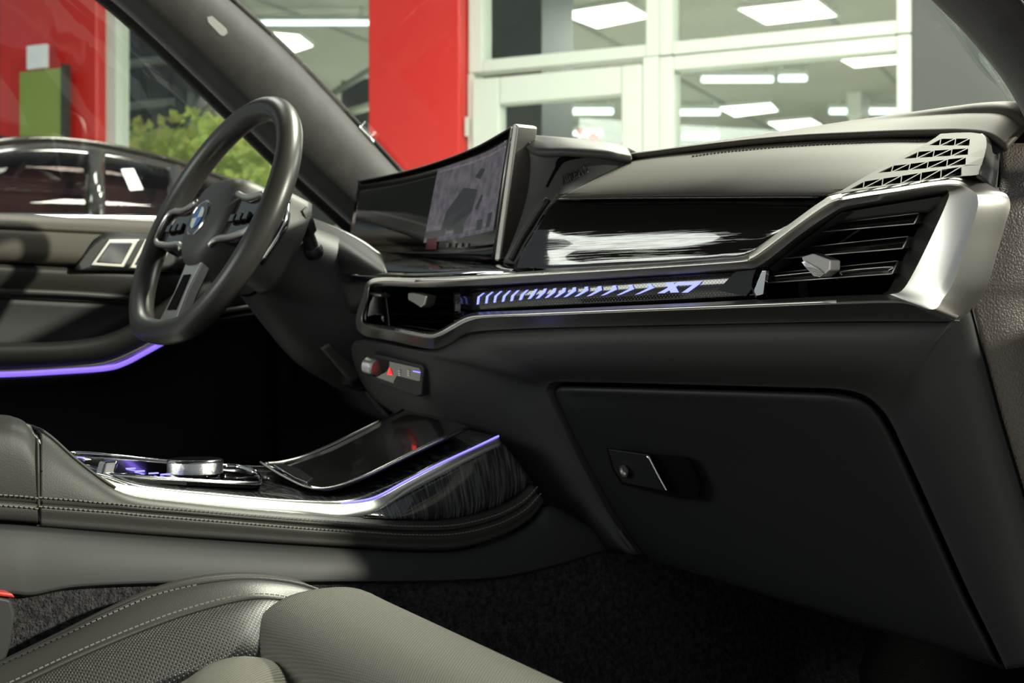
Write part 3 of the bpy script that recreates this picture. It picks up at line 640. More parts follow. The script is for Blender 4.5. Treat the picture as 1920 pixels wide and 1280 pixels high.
for xb, yb, xt, yt in ROWS:
    Y = lambda xs, ys, i: ys[0]+(ys[1]-ys[0])*(xs[i]-xs[0])/(xs[-1]-xs[0])
    Bp = [(xb[i], Y(xb, yb, i)) for i in range(len(xb))]; Tp = [(xt[i], Y(xt, yt, i)) for i in range(len(xt))]
    grows.append((Bp, Tp))
    trihole(Bp[0], Bp[1], Tp[1], 3.2)                       # half cell on the slanted side
    for i in range(1, len(xb)-1):
        trihole(Bp[i], Bp[i+1], Tp[i+1], 2.8); trihole(Bp[i], Tp[i+1], Tp[i], 2.8)
# solid fill between the rows and the border of the plate
for (B1, T1), (B2, T2) in zip(grows, grows[1:]):
    k = len(T1)-1; m_ = len(B2)
    for i in range(m_-1):
        addpoly([g7(*T1[i+1]), g7(*T1[i+2]), g7(*B2[i+1]), g7(*B2[i])])
OUT = [(520, 458), (1080, 375), (1355, 345), (1450, 250), (1455, 150), (1430, 105), (1300, 93), (1180, 100), (1130, 130)]
Bb, Tt = grows[0][0], grows[-1][1]
addpoly([g7(520, 460), g7(*Bb[6])]+[g7(*Bb[i]) for i in (5, 4, 3, 2, 1, 0)]) if False else None
low = [(520, 462), (700, 432), (812, 416), (926, 399), (1042, 382), (1164, 364), (1330, 350)]
for i in range(6): addpoly([g7(*low[i]), g7(*low[i+1]), g7(*Bb[i+1]), g7(*Bb[i])])
rgt = [(1330, 350), (1385, 345), (1410, 300), (1425, 250), (1437, 200), (1440, 150), (1420, 108)]
addpoly([g7(1330, 350), g7(1385, 345), g7(1405, 292), g7(*grows[0][1][-1]), g7(*Bb[-1])])
chain = [grows[0][1][-1], grows[1][0][-1], grows[1][1][-1], grows[2][0][-1], grows[2][1][-1], grows[3][0][-1], grows[3][1][-1]]
ro_ = [(1405, 292), (1410, 285), (1425, 236), (1428, 226), (1438, 182), (1440, 172), (1436, 122)]
for i in range(6): addpoly([g7(*chain[i]), g7(*ro_[i]), g7(*ro_[i+1]), g7(*chain[i+1])])
T4 = grows[3][1]; upl = [(1115, 128), (1165, 98), (1254, 92), (1342, 90), (1405, 98)]
addpoly([g7(*T4[1]), g7(*T4[2]), g7(1254, 92), g7(1165, 98)]); addpoly([g7(*T4[2]), g7(*T4[3]), g7(1342, 90), g7(1254, 92)]); addpoly([g7(*T4[3]), g7(1436, 122), g7(1405, 98), g7(1342, 90)])
# slanted left border
hyp = [(520, 462)]+[p for (B1, T1) in grows for p in (B1[0], T1[1])]
for (B1, T1), nx in zip(grows, [grows[1][0][0], grows[2][0][0], grows[3][0][0], (1165, 98)]):
    b0, t1 = B1[0], T1[1]; d0 = (b0[0]-34, b0[1]+4); d1 = (t1[0]-34, t1[1]-4)
    addpoly([g7(*d0), g7(*b0), g7(*t1), g7(*d1)])
    kx = 34 if nx != (1165, 98) else 8
    addpoly([g7(*d1), g7(*t1), g7(*nx), g7(nx[0]-kx, nx[1]+4)])
addpoly([g7(480, 470), g7(520, 462), g7(*Bb[0]), g7(Bb[0][0]-34, Bb[0][1]+4)])
me = rawmesh('grille_plate', gv, gf)
bm = bmesh.new(); bm.from_mesh(me); bmesh.ops.remove_doubles(bm, verts=bm.verts, dist=.0001); bm.to_mesh(me); bm.free(); facecam(me)
gpl = link('grille_plate', me, 'leather', sg, False)
slab('grille_cloth', [g7(*p, .007) for p in [(560, 450), (1330, 352), (1420, 200), (1420, 110), (1170, 105)]], V((0, .003, 0)), 'gap', sg)
# rounded outer end of the plate
cols = [(1398, 355), (1405, 292), (1425, 236), (1438, 182), (1440, 150), (1430, 118), (1405, 96)]
c2 = [(1440, 400), (1462, 330), (1475, 260), (1482, 200), (1480, 160), (1468, 122), (1440, 98)]
c3 = [(1500, 480), (1505, 400), (1512, 310), (1516, 230), (1512, 175), (1495, 135), (1465, 104)]
patch('grille_end', [[g7(*p) for p in cols], [dash(1400+.3125*x, 220+.3125*y, .012+.10*min(1, max(0, (480-y)/370))) for x, y in c2], [dash(1400+.3125*x, 220+.3125*y, .03+.08*min(1, max(0, (480-y)/370))) for x, y in c3]], 'hood_plastic', sg, 20, 10, .003)
# ---------------- lower body around the glovebox
OB = [(1130, 1036, .15), (1000, 928, .12), (890, 845, .10), (780, 798, .08), (690, 735, .06), (664, 640, .02), (800, 655, .015), (870, 630, .012), (960, 617, .012), (1100, 612, .012), (1300, 608, .012), (1500, 604, .012), (1640, 603, .012), (1730, 602, .012), (1780, 600, .014), (1818, 566, .02), (1848, 680, .035), (1875, 780, .05), (1905, 880, .065), (1945, 1010, .085), (1985, 1130, .11), (2010, 1240, .13)]
IB_ = [(1196, 1038, .125), (1150, 972, .11), (1110, 902, .092), (1072, 832, .075), (1042, 768, .058), (1029, 736, .05), (1032, 722, .046), (1042, 716, .044), (1080, 716, .044), (1180, 718, .044), (1330, 722, .044), (1480, 726, .044), (1570, 729, .044), (1622, 741, .047), (1655, 768, .052), (1675, 798, .058), (1690, 830, .064), (1725, 905, .078), (1770, 1005, .095), (1820, 1115, .112), (1862, 1200, .124), (1888, 1254, .13)]
m1 = mid(OB, IB_, .12, -.010); m2 = mid(OB, IB_, .35, -.018); m3 = mid(OB, IB_, .68, -.020); m4 = mid(OB, IB_, .95, -.004)
lowrows = [D(OB), D(m1), D(m2), D(m3), D(m4), D(IB_), [p+V((0, .025, 0)) for p in D(IB_)]]
patch('lower_panel', lowrows, 'soft_plastic', db, 110, 26, .004)
gz0 = [(a+(1420-a)*-.01, b+(930-b)*-.01, c+.016) for a, b, c in IB_]; gz1 = [(a+(1420-a)*.12, b+(930-b)*.12, c+.034) for a, b, c in IB_]
patch('glovebox_gap_shade', [D(gz0), D(gz1)], 'gap', db, 110, 3, .003)  # dark strip added behind the door gap, standing in for its shade
# ---------------- glovebox
gb = thing('glovebox', None, None); gb.parent = db
LR = [((1050, 723, .05), (1572, 736, .05)), ((1040, 730, .052), (1618, 748, .053)), ((1037, 742, .056), (1650, 775, .058)), ((1050, 772, .064), (1683, 832, .070)), ((1080, 836, .082), (1718, 908, .084)), ((1118, 906, .098), (1763, 1008, .101)), ((1158, 976, .115), (1813, 1118, .118)), ((1204, 1041, .131), (1856, 1203, .13)), ((1235, 1053, .135), (1880, 1250, .136))]
rows = []
for k, (a, b) in enumerate(LR):
    e = .006 if k in (0, 8) else 0
    row = []
    for t, dd in ((0, .010), (.006, .003), (.02, 0), (.3, -.004), (.6, -.004), (.97, 0), (.992, .003), (1, .010)):
        row.append(dash(a[0]+(b[0]-a[0])*t, a[1]+(b[1]-a[1])*t, a[2]+(b[2]-a[2])*t+dd+e))
    rows.append(row)
rows = [[p+V((0, .012, -.002)) for p in rows[0]]]+rows+[[p+V((0, .03, .004)) for p in rows[-1]]]
def dpatch(name, rows, m, parent, nv, solid):
    cols = [cr([r[i] for r in rows], nv) for i in range(len(rows[0]))]
    rr = [[cols[i][j] for i in range(len(cols))] for j in range(nv)]
    rr2 = []
    for r in rr:
        out = [r[0], r[1], r[2]]
        for a, b in ((2, 3), (3, 4), (4, 5)): out += [r[a].lerp(r[b], t/5) for t in range(1, 6)]
        rr2.append(out+[r[6], r[7]])
    vs, fs = grid(rr2); me = rawmesh(name, vs, fs); facecam(me); uvmetres(me, rr2); o = link(name, me, m, parent)
    md = o.modifiers.new('solid', 'SOLIDIFY'); md.thickness = solid; md.offset = -1; return o
dpatch('glovebox_door', rows, 'glove_plastic_shaded', gb, 40, .003)
pk = [(1137, 840, .0), (1222, 851, 0), (1290, 858, 0), (1312, 905, 0), (1308, 934, 0), (1240, 926, 0), (1165, 908, 0), (1148, 880, 0)]
def gbo(y): return .05+(.136-.05)*max(0, min(1, (y-735)/470))
slab('latch_pocket', [dash(x, y, gbo(y)-.0075) for x, y, _ in pk], V((0, .004, 0)), 'gap', gb)
lv = slab('latch_lever', [dash(x, y, gbo(y)+o_) for x, y, o_ in ((1139, 841, -.008), (1213, 852, -.016), (1248, 921, -.016), (1168, 905, -.008), (1152, 882, -.008))], V((0, .005, 0)), 'glove_plastic_shaded', gb, .0012)
tube('lever_edge', [dash(1214, 853, gbo(853)-.018), dash(1232, 888, gbo(888)-.018), dash(1250, 921, gbo(921)-.018)], .0022, 'chrome', gb, 8)
lathe('lock_ring', [(.0055, 0), (.0072, .0012), (.0072, .003), (.005, .003), (.004, .001)], dash(1172, 882, gbo(882)-.0125), (0, -1, -.25), 'silver', gb, 24)
gl = rows[-2]
patch('under_panel', [[p+V((0, .012, -.002)) for p in gl], [V((p.x, p.y+.18, p.z+.05)) for p in gl], [V((p.x, .58, .42)) for p in gl]], 'dark_plastic', db, 20, 8, .004)
# ---------------- dash end panel beside the door opening
LE = [(1872, 268, .10), (1876, 320, .075), (1872, 376, .03), (1859, 450, .022), (1838, 530, .02), (1819, 567, .022), (1849, 680, .037), (1876, 780, .052), (1906, 880, .067), (1946, 1010, .087), (1990, 1140, .11)]
le = D(LE); le += [V((le[-1].x+.005, le[-1].y+.02, .16)), V((le[-1].x+.01, le[-1].y+.03, .0))]
patch('end_panel', [le, [p+V((.022, .035, 0)) for p in le], [p+V((.042, .11, .002)) for p in le], [p+V((.06, .24, .0)) for p in le]], 'grain_leather', db, 50, 16, .004)
tube('end_seam', [p+V((.001, -.002, 0)) for p in D([(a+1, b, c) for a, b, c in LE[4:]])], .0012, 'gap', db, 6)
tube('end_door_seal', [p+V((.062, .235, 0)) for p in le], .012, 'rubber', db, 8)
# ---------------- centre vents
cv = thing('centre_vents', None, None); cv.parent = db
cc = [(706, 537), (780, 538), (850, 537), (862, 545), (862, 594), (848, 604), (825, 617), (800, 621), (745, 612), (698, 606), (686, 598), (693, 560)]
fr = [dash(*p, .004) for p in cc]
vs, fs = grid([cr(fr, 48, True), cr([p+V((0, .06, 0)) for p in fr], 48, True)], True); me = rawmesh('vent_duct', vs, fs); facecam(me); link('vent_duct', me, 'piano_black', cv, False)
slab('vent_back', [p+V((0, .06, 0)) for p in fr], V((0, .004, 0)), 'gap', cv)
for (a, b, c, d_) in (((716, 562), (850, 566), (846, 570), (716, 567)), ((704, 584), (855, 582), (848, 588), (704, 590)), ((700, 600), (835, 598), (828, 604), (702, 606))):
    s_ = slab('slat', [dash(*a, .022), dash(*b, .022), dash(*c, .014), dash(*d_, .014)], V((0, .04, .004)), 'piano_black', cv, .0008)
for P in (((690, 546), (713, 551), (714, 556), (700, 557), (690, 551)), ((764, 549), (773, 548), (800, 554), (796, 572), (788, 577), (764, 562))):
    k_ = slab('adjuster_knob', [dash(*p, -.004) for p in P], V((0, .016, 0)), 'silver', cv, .002)
slab('vent_divider', [dash(712, 545, .012), dash(722, 545, .012), dash(730, 612, .014), dash(720, 612, .014)], V((0, .04, 0)), 'piano_black', cv, .002)
slab('side_cheek', [dash(697, 548, .006), dash(705, 548, .012), dash(702, 590, .014), dash(688, 594, .006)], V((0, .02, 0)), 'silver', cv, .001)
# ---------------- switch panel under the centre vents
sp = thing('switch_panel', None, None); sp.parent = db
def so(x, y): return .012+(.03)*max(0, min(1, (y-640)/95))
def sw(x, y, d_=0): return dash(x, y, so(x, y)-.014+d_)
slab('switch_bezel', [sw(*p) for p in ((684, 666), (706, 664), (790, 684), (795, 692), (791, 740), (780, 743), (704, 716), (690, 700))], V((0, .02, 0)), 'soft_plastic', sp, .002)
slab('switch_face', [sw(*p, -.001) for p in ((690, 673), (707, 671), (786, 689), (790, 696), (786, 731), (778, 733), (706, 708), (694, 696))], V((0, .004, 0)), 'piano_black', sp, .001)
lathe('volume_roller', [(.0105, -.011), (.0125, -.009), (.0125, .009), (.0105, .011)], sw(699, 687, -.006), (1, .12, -.18), 'knurl', sp, 28)
slab('hazard_symbol', [sw(*p, -.0022) for p in ((730, 689), (735, 703), (726, 702))], V((0, .001, 0)), 'red_light', sp)
for x in (748, 765):
    for dy in (-3, 1, 5): slab('button_mark', [sw(x-1.5, 697+dy, -.0022), sw(x+2, 698+dy, -.0022), sw(x+2, 700+dy, -.0022), sw(x-1.5, 699+dy, -.0022)], V((0, .001, 0)), 'icon', sp)
slab('blue_line', [sw(*p, -.0022) for p in ((774, 694.5), (787, 697), (787, 699), (774, 696.5))], V((0, .001, 0)), 'blue_light', sp)
# ---------------- screen hood with the AIRBAG lettering
hd = thing('screen_hood', None, None); hd.parent = db
H0 = [(985, 262), (994, 300), (991, 350), (979, 400), (961, 450), (943, 492)]
H4 = [(1190, 298), (1150, 320), (1095, 348), (1036, 377), (1002, 428), (964, 494)]
HO = [.120, .095, .060, .037, .034, .026]; HT = [(985, 262), (1014, 281), (1066, 283), (1140, 288), (1190, 298)]
rows = []
for r_, fr in enumerate((0, .14, .40, .75, 1)):
    row = []
    for k in range(6):
        x, y = lerp2(H0[k], H4[k], fr)
        if k == 0: x, y = HT[r_]
        row.append(dash(x, y, .080+(HO[k]-.080)*fr-.010*math.sin(math.pi*fr)))
    rows.append(row)
hs_ = patch('hood_side', rows, 'hood_plastic', hd, 30, 30, .004)
def hq(x, y, lift=.001): return onmesh(hs_, x, y, lift) or dash(x, y, .09)
# recess and lettering on its face
tri = [(1030, 352), (1052, 307), (1064, 292), (1140, 291), (1120, 318), (1070, 350)]
patch('recess_lip', [[hq(1024, 350), hq(1040, 318), hq(1056, 294), hq(1146, 292)], [hq(1027, 352), hq(1045, 320), hq(1066, 301), hq(1138, 295)]], 'gap', hd, 24, 4, .001)
tx = text('airbag_lettering', 'AIRBAG', V((0, 0, 0)), V((1, 0, 0)), V((0, 1, 0)), 1.0, 'dark_plastic', hd, 0)
xs_ = [v.co.x for v in tx.data.vertices]; ys_ = [v.co.y for v in tx.data.vertices]; wx, wy = max(xs_)-min(xs_), max(ys_)-min(ys_); ca, sa = math.cos(.45), math.sin(.45)
for v in tx.data.vertices:
    u_, w_ = (v.co.x-(max(xs_)+min(xs_))/2)/wx*54, (v.co.y-(max(ys_)+min(ys_))/2)/wy*18
    v.co = hq(1078+u_*ca-w_*sa*.5, 328-u_*sa-w_*ca, .0012)
md = tx.modifiers.new('solid', 'SOLIDIFY'); md.thickness = .0008; md.offset = 0
cap0 = [(984, 258), (1015, 261), (1060, 265), (1110, 270), (1155, 277), (1182, 286)]; cap1 = [(987, 264), (1012, 281), (1066, 283), (1138, 288), (1164, 293), (1184, 297)]
c1 = [hq(p[0]-1, p[1]+4, .004) for p in cap1]; c0 = [pY(p[0], p[1], q.y+.03) for p, q in zip(cap0, c1)]
patch('hood_cap', [[p+V((0, .002, -.003)) for p in c1], c1, [p.lerp(q, .6)+V((0, -.004, .003)) for p, q in zip(c1, c0)], c0, [p+V((-.05, .08, -.004)) for p in c0], [p+V((-.12, .18, -.02)) for p in c0]], 'hood_plastic', hd, 30, 18, .004)
patch('hood_gap', [[p+V((0, -.0005, -.001)) for p in c1], [p+V((0, -.0005, -.0032)) for p in c1]], 'gap', hd, 30, 3, .001)
tube('hood_edge', [hq(*p, .003) for p in ((1030, 377), (1022, 388), (1000, 422), (980, 455), (962, 490))], .004, 'dark_plastic', hd, 8)
# ================================================================== curved display
cdp = thing('curved_display', 'wide curved screen leaning over the middle of the dashboard', 'screen')
DX = [(.085, -.087), (.0, -.063), (-.09, -.039), (-.18, -.017), (-.27, .003), (-.36, .021), (-.45, .038), (-.545, .054)]
def onplan(px, py):      # meet the screen's curved plan
    q = ray(px, py); lo, hi = 1.0, 3.2
    def yy(x):
        for (a, b), (c, d_) in zip(DX[::-1], DX[::-1][1:]):
            if x <= c or (c, d_) == DX[0]: return b+(d_-b)*(x-a)/(c-a)
    for _ in range(40):
        m = (lo+hi)/2; p = CAM+q*m
        if p.y > yy(p.x): hi = m
        else: lo = m
    return CAM+q*lo
TP = [(962, 240), (935, 256), (890, 280), (830, 303), (770, 321), (715, 333), (672, 341)]
BT = [(930, 484), (905, 487), (860, 490), (800, 493), (740, 494), (690, 490), (650, 478)]
tp, bt = [onplan(*p) for p in TP], [onplan(*p) for p in BT]
fwd = V((0, .014, 0))
rows = [tp, [a.lerp(b, .5) for a, b in zip(tp, bt)], bt]
mat('screen_black', (.004, .004, .005), .07, coat=.3)
scg = patch('screen_glass', rows, 'screen_black', cdp, 40, 8, .003)
patch('screen_back', [[p+fwd for p in tp], [a.lerp(b, .5)+fwd*1.6 for a, b in zip(tp, bt)], [p+fwd for p in bt]], 'dark_plastic', cdp, 40, 8, .008)
# edge band on the passenger end
e0, e1 = onplan(965, 238), onplan(930, 486)
nrm = V((.36, .06, 0)).normalized()
ex = V((.012, .014, 0))
slab('edge_frame', [e0+V((.001, -.004, .004)), e0+V((.008, -.001, .001)), e1+V((.010, -.001, -.002)), e1+V((0, -.004, -.002))], V((.002, .030, 0)), 'silver', cdp, .0025, 3)
tube('top_bead', [p+V((0, -.001, .001)) for p in tp], .0016, 'dark_plastic', cdp, 6)
tube('edge_bead', [e0+V((-.002, -.004, 0)), e1+V((-.002, -.004, 0))], .0012, 'silver', cdp, 6)
# lit map area
mm = bpy.data.materials.new('map_screen'); mm.use_nodes = True; nt = mm.node_tree; b_ = nt.nodes['Principled BSDF']; MATS['map_screen'] = mm
b_.inputs['Base Color'].default_value = (.01, .01, .012, 1); b_.inputs['Roughness'].default_value = .1
uvn = nt.nodes.new('ShaderNodeUVMap'); nz = nt.nodes.new('ShaderNodeTexNoise'); nz.inputs['Scale'].default_value = 60; nz.inputs['Detail'].default_value = 6
vo = nt.nodes.new('ShaderNodeTexVoronoi'); vo.feature = 'DISTANCE_TO_EDGE'; vo.inputs['Scale'].default_value = 55
nt.links.new(uvn.outputs[0], nz.inputs[0]); nt.links.new(uvn.outputs[0], vo.inputs[0])
rp = nt.nodes.new('ShaderNodeValToRGB'); rp.color_ramp.elements[0].color = (.075, .07, .085, 1); rp.color_ramp.elements[1].color = (.135, .125, .145, 1); rp.color_ramp.elements[0].position = .35; rp.color_ramp.elements[1].position = .65
r2 = nt.nodes.new('ShaderNodeMapRange'); r2.inputs[1].default_value = 0; r2.inputs[2].default_value = .02; r2.inputs[3].default_value = .78; r2.inputs[4].default_value = 1
ml = nt.nodes.new('ShaderNodeVectorMath'); ml.operation = 'SCALE'
nt.links.new(nz.outputs[0], rp.inputs[0]); nt.links.new(vo.outputs[0], r2.inputs[0]); nt.links.new(rp.outputs[0], ml.inputs[0]); nt.links.new(r2.outputs[0], ml.inputs['Scale'])
nt.links.new(ml.outputs[0], b_.inputs['Emission Color']); b_.inputs['Emission Strength'].default_value = .8
def scr(px, py, lift=.0008): return onmesh(scg, px, py, lift) or onplan(px, py)
mp_t = [(952, 262), (920, 282), (880, 299), (850, 309), (822, 317)]; mp_b = [(925, 432), (893, 440), (860, 447), (825, 452), (795, 455)]
ma = patch('map_area', [[scr(a[0]+(b[0]-a[0])*t/6, a[1]+(b[1]-a[1])*t/6) for a, b in zip(mp_t, mp_b)] for t in range(7)], 'map_screen', cdp, 24, 10, .0004)
mat('map_dark', (.01, .01, .01), .15, emit=((.03, .032, .036), .8)); mat('map_red', (.02, .004, .004), .15, emit=((.05, .01, .014), .8)); mat('map_bar', (.01, .01, .01), .15, emit=((.045, .045, .05), .8))
for nm, P, m_ in (('map_shape', [(872, 352), (897, 355), (888, 395), (868, 425), (840, 433), (838, 418), (858, 395)], 'map_dark'), ('map_shape', [(872, 352), (840, 395), (828, 432), (850, 425)], 'map_dark'),
              ('map_shape', [(905, 315), (912, 318), (903, 336), (893, 332)], 'map_dark'), ('map_shape', [(905, 364), (908, 368), (897, 395), (893, 390)], 'map_dark'),
              ('map_box', [(918, 400), (926, 397), (920, 425), (912, 428)], 'map_dark'), ('map_box', [(897, 413), (908, 410), (905, 430), (895, 432)], 'map_dark'), ('map_box', [(853, 424), (872, 423), (870, 438), (852, 440)], 'map_dark'),
              ('map_bar', [(800, 434), (838, 430), (836, 442), (797, 447)], 'map_bar'), ('map_label', [(803, 447), (822, 445), (820, 467), (800, 468)], 'map_red')):
    slab(nm, [scr(*p, .0018) for p in P], -(CAM-scr(*P[0])).normalized()*.0004, m_, ma)
for i in range(4):
    x = 840+i*12; slab('menu_mark', [scr(x, 456, .002), scr(x+4, 455.5, .002), scr(x+3, 463, .002), scr(x-1, 463.5, .002)], -(CAM-scr(x, 456)).normalized()*.0004, 'map_bar', cdp)

# ================================================================== steering wheel
TILT = math.radians(25)
SC = V((-.36, -.29, .70)); E1 = V((0, math.sin(TILT), math.cos(TILT))); E2 = V((1, 0, 0)); EN = V((0, -math.cos(TILT), math.sin(TILT)))
def sw_(x, y, h=0): return SC+E2*x+E1*y+EN*h
wh = thing('steering_wheel', 'black leather steering wheel with silver spokes and round emblem', 'steering wheel')
rim = []
for k in range(48):
    a = 2*math.pi*k/48; r_ = .184
    x, y = r_*math.cos(a), r_*math.sin(a)
    if y < -.165: y = -.165-(abs(y)-.165)*.45
    rim.append(sw_(x, y))
tube('rim', rim, .0178, 'rim_leather', wh, 16, 96, True, (1.0, 1.02))
# hub pad
hub = []
shape = [(-.062, .048), (-.04, .062), (0, .066), (.04, .062), (.062, .048), (.066, .01), (.058, -.03), (.03, -.062), (0, -.068), (-.03, -.062), (-.058, -.03), (-.066, .01)]
patch('hub_pad', [[sw_(x*f, y*f, h) for x, y in shape] for f, h in ((1.12, -.05), (1.1, -.02), (1.02, .004), (.85, .014), (.5, .019), (.02, .020))], 'hood_plastic', wh, 48, 22, 0, True)
em = lathe('emblem', [(.0290, 0), (.0290, .002), (.0270, .003), (.0255, .002), (.016, .002)], sw_(-.004, -.004, .0185), EN, 'chrome', wh, 40)
lathe('emblem_ring', [(.0254, 0), (.0254, .0008)], sw_(-.004, -.004, .0205), EN, 'piano_black', em, 32)
for k in range(4):
    P = [sw_(-.004, -.004, .0216)]+[sw_(-.004+.017*math.cos(a), -.004+.017*math.sin(a), .0216) for a in [math.pi/2*k+math.pi/2*i/6 for i in range(7)]]
    slab('emblem_quarter', P, EN*.0006, 'blue_enamel' if k % 2 else 'white', em)
for s in (-1, 1):
    q = [(.055, .035), (.11, .022), (.172, .03), (.172, -.03), (.12, -.042), (.058, -.035)]
    spk = slab('spoke', [sw_(s*x, y, .004) for x, y in q], EN*-.022, 'piano_black', wh, .004)
    tube('spoke_trim', [sw_(s*x, y, .008) for x, y in ((.07, .034), (.11, .024), (.164, .022), (.168, -.022), (.12, -.034), (.066, -.036), (.05, -.045))], .0048, 'silver', spk, 8)
    for i in range(3): box('button', sw_(s*(.09+.022*i), -.006, .008), (.016, .012, .006), 'piano_black', spk, Matrix((E2, E1, EN)).transposed(), .0015)
lowq = [(-.03, -.058), (.03, -.058), (.024, -.11), (.034, -.165), (-.034, -.165), (-.024, -.11)]
ls = slab('lower_spoke', [sw_(x, y, .002) for x, y in lowq], EN*-.018, 'silver', wh, .004)
slab('spoke_opening', [sw_(x, y, .0032) for x, y in ((-.012, -.085), (.012, -.085), (.016, -.14), (-.016, -.14))], EN*-.001, 'gap', ls)
# shift paddle
tube('shift_paddle', [sw_(.112, .05, -.045), sw_(.125, .01, -.05), sw_(.112, -.05, -.045)], .007, 'chrome', wh, 10, None, False, (.7, 1.5))
patch('paddle_pod', [[sw_(x, y, -.03) for x, y in ((.05, .06), (.1, .062), (.12, .0), (.1, -.06), (.05, -.065), (.04, 0))], [sw_(x*1.02, y, -.085) for x, y in ((.04, .06), (.1, .065), (.118, .0), (.1, -.065), (.05, -.07), (.03, 0))]], 'hood_plastic', wh, 30, 8, .003, True)
# column shroud
AX = -EN
shp = thing('steering_column', 'dark plastic steering column shroud behind the wheel', 'steering column')
def colr(rx, rt, rb, h, dy=0): return [sw_(rx*math.cos(a), (rt if math.sin(a) > 0 else rb)*math.sin(a)+dy, -h) for a in [2*math.pi*k/20 for k in range(20)]]
patch('shroud', [colr(.02, .02, .02, .055), colr(.075, .05, .06, .06), colr(.083, .055, .072, .09), colr(.095, .065, .10, .15), colr(.12, .075, .125, .22), colr(.15, .08, .13, .30)], 'soft_plastic', shp, 48, 24, 0, True)
patch('shroud_groove', [colr(.0835, .0555, .0725, .088), colr(.0843, .0562, .0735, .094)], 'gap', shp, 48, 3, 0, True)
stk = thing('wiper_stalk', 'black stalk with a faceted end right of the steering wheel', 'stalk')
sp0, sp1 = pX(590, 480, -.275), pX(566, 398, -.255)
tube('stalk_arm', [sp0, pX(580, 450, -.268), pX(572, 425, -.26)], lambda t: .011-.002*t, 'dark_plastic', stk, 10)
d_ = (sp1-sp0).normalized()
lathe('stalk_end', [(.010, -.034), (.0135, -.03), (.0135, .0), (.010, .006)], sp1, d_, 'dark_plastic', stk, 6)
lathe('stalk_collar', [(.0125, 0), (.0145, .004), (.0145, .012), (.0125, .016)], sp0, d_, 'dark_plastic', stk, 16)
# driver side cowl of the dashboard (grey knee area right of the column)
cw0 = [(520, 392), (560, 405), (600, 420), (640, 436), (680, 457), (715, 482)]
cw1 = [(520, 470), (560, 470), (610, 470), (655, 480), (695, 498), (724, 512)]
cw2 = [(500, 560), (550, 575), (605, 590), (650, 585), (690, 560), (700, 545)]
cw3 = [(480, 600), (540, 620), (600, 628), (645, 622), (672, 610), (690, 590)]
patch('driver_cowl', [D([(a, b, .13) for a, b in cw0]), D([(a, b, .07) for a, b in cw0]), D([(a, b, .02) for a, b in cw1]), D([(a, b, .03) for a, b in cw2]), D([(a, b, .09) for a, b in cw3]), D([(a, b+10, .2) for a, b in cw3])], 'soft_plastic', db, 30, 24, .004)
tube('cowl_edge', D([(a, b-2, .1) for a, b in cw0]), .003, 'silver', db, 6)
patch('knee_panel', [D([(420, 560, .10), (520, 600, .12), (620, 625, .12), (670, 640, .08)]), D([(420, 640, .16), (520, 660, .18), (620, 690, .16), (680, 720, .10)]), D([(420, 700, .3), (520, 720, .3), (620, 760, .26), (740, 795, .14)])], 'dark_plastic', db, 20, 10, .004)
pd = thing('brake_pedal', 'pedal arm tinted pale as if lit in the dark driver footwell', 'pedal')  # lighter grey stands in for light falling on the arm
tube('pedal_arm', [pX(612, 640, -.30), pX(640, 672, -.30), pX(668, 705, -.30)], .014, 'hood_plastic', pd, 8); slab('pedal_pad', [pX(640, 690, -.31), pX(676, 705, -.31), pX(672, 735, -.31), pX(640, 722, -.31)], V((.012, .01, 0)), 'rubber', pd, .002)

# ================================================================== driver door
dd = thing('driver_door', 'dark leather driver door with silver switches and purple light line', 'car door')
def dX(lst, x): return [pX(a, b, x) for a, b in lst]
XS = (-260, 0, 160, 300, 430, 560)
def ln(y0, s=.05): return [(x, y0+s*x) for x in XS]
patch('sill_top', [dX(ln(400), -.80), dX(ln(404), -.775), dX(ln(412), -.758), dX(ln(424), -.752), dX(ln(430), -.757)], 'leather', dd, 30, 14, .006)
patch('upper_trim', [dX(ln(428), -.757), dX(ln(436), -.748), dX(ln(470), -.745), dX(ln(487), -.752), dX(ln(493), -.77)], 'leather', dd, 30, 16, .006)
patch('mid_trim', [dX(ln(491), -.775), dX(ln(500), -.757), dX(ln(520), -.760), dX(ln(545), -.775), dX(ln(560), -.785)], 'console_leather', dd, 30, 14, .006)
patch('inner_panel', [dX(ln(556), -.785), dX(ln(600), -.79), dX(ln(660, .0), -.79), dX(ln(720, 0), -.79)], 'soft_plastic', dd, 30, 10, .006)
AR = [(-260, 652), (0, 648), (120, 645), (200, 632), (260, 603), (300, 575), (360, 540), (520, 500)]
AB = [(-260, 700), (0, 690), (120, 684), (195, 676), (250, 655), (300, 628), (360, 590), (520, 560)]
patch('door_armrest', [dX([(a, b-6) for a, b in AR], -.77), dX(AR, -.735), dX([((a+c)/2, (b+d2)/2) for (a, b), (c, d2) in zip(AR, AB)], -.725), dX(AB, -.728), dX([(a, b+3) for a, b in AB], -.74)], 'console_leather', dd, 40, 14, .006)
BB = [(a, b+10) for a, b in AB]
patch('silver_band', [dX(AB, -.729), dX(BB, -.727)], 'silver', dd, 40, 3, .003)
tube('light_line', dX([(-260, 708), (0, 702), (120, 696), (200, 690), (235, 680), (270, 662), (308, 641)], -.7265), .0042, 'purple_light', dd, 8)
patch('lower_trim', [dX([(a, b+9) for a, b in BB], -.729), dX([(a, b+22) for a, b in BB], -.735), dX([(a, b+40) for a, b in BB], -.76), dX([(a, b+120) for a, b in BB], -.78), dX([(a, b+320) for a, b in BB], -.79)], 'dark_plastic', dd, 40, 16, .006)
hs = thing('handle_switches', None, None); hs.parent = dd
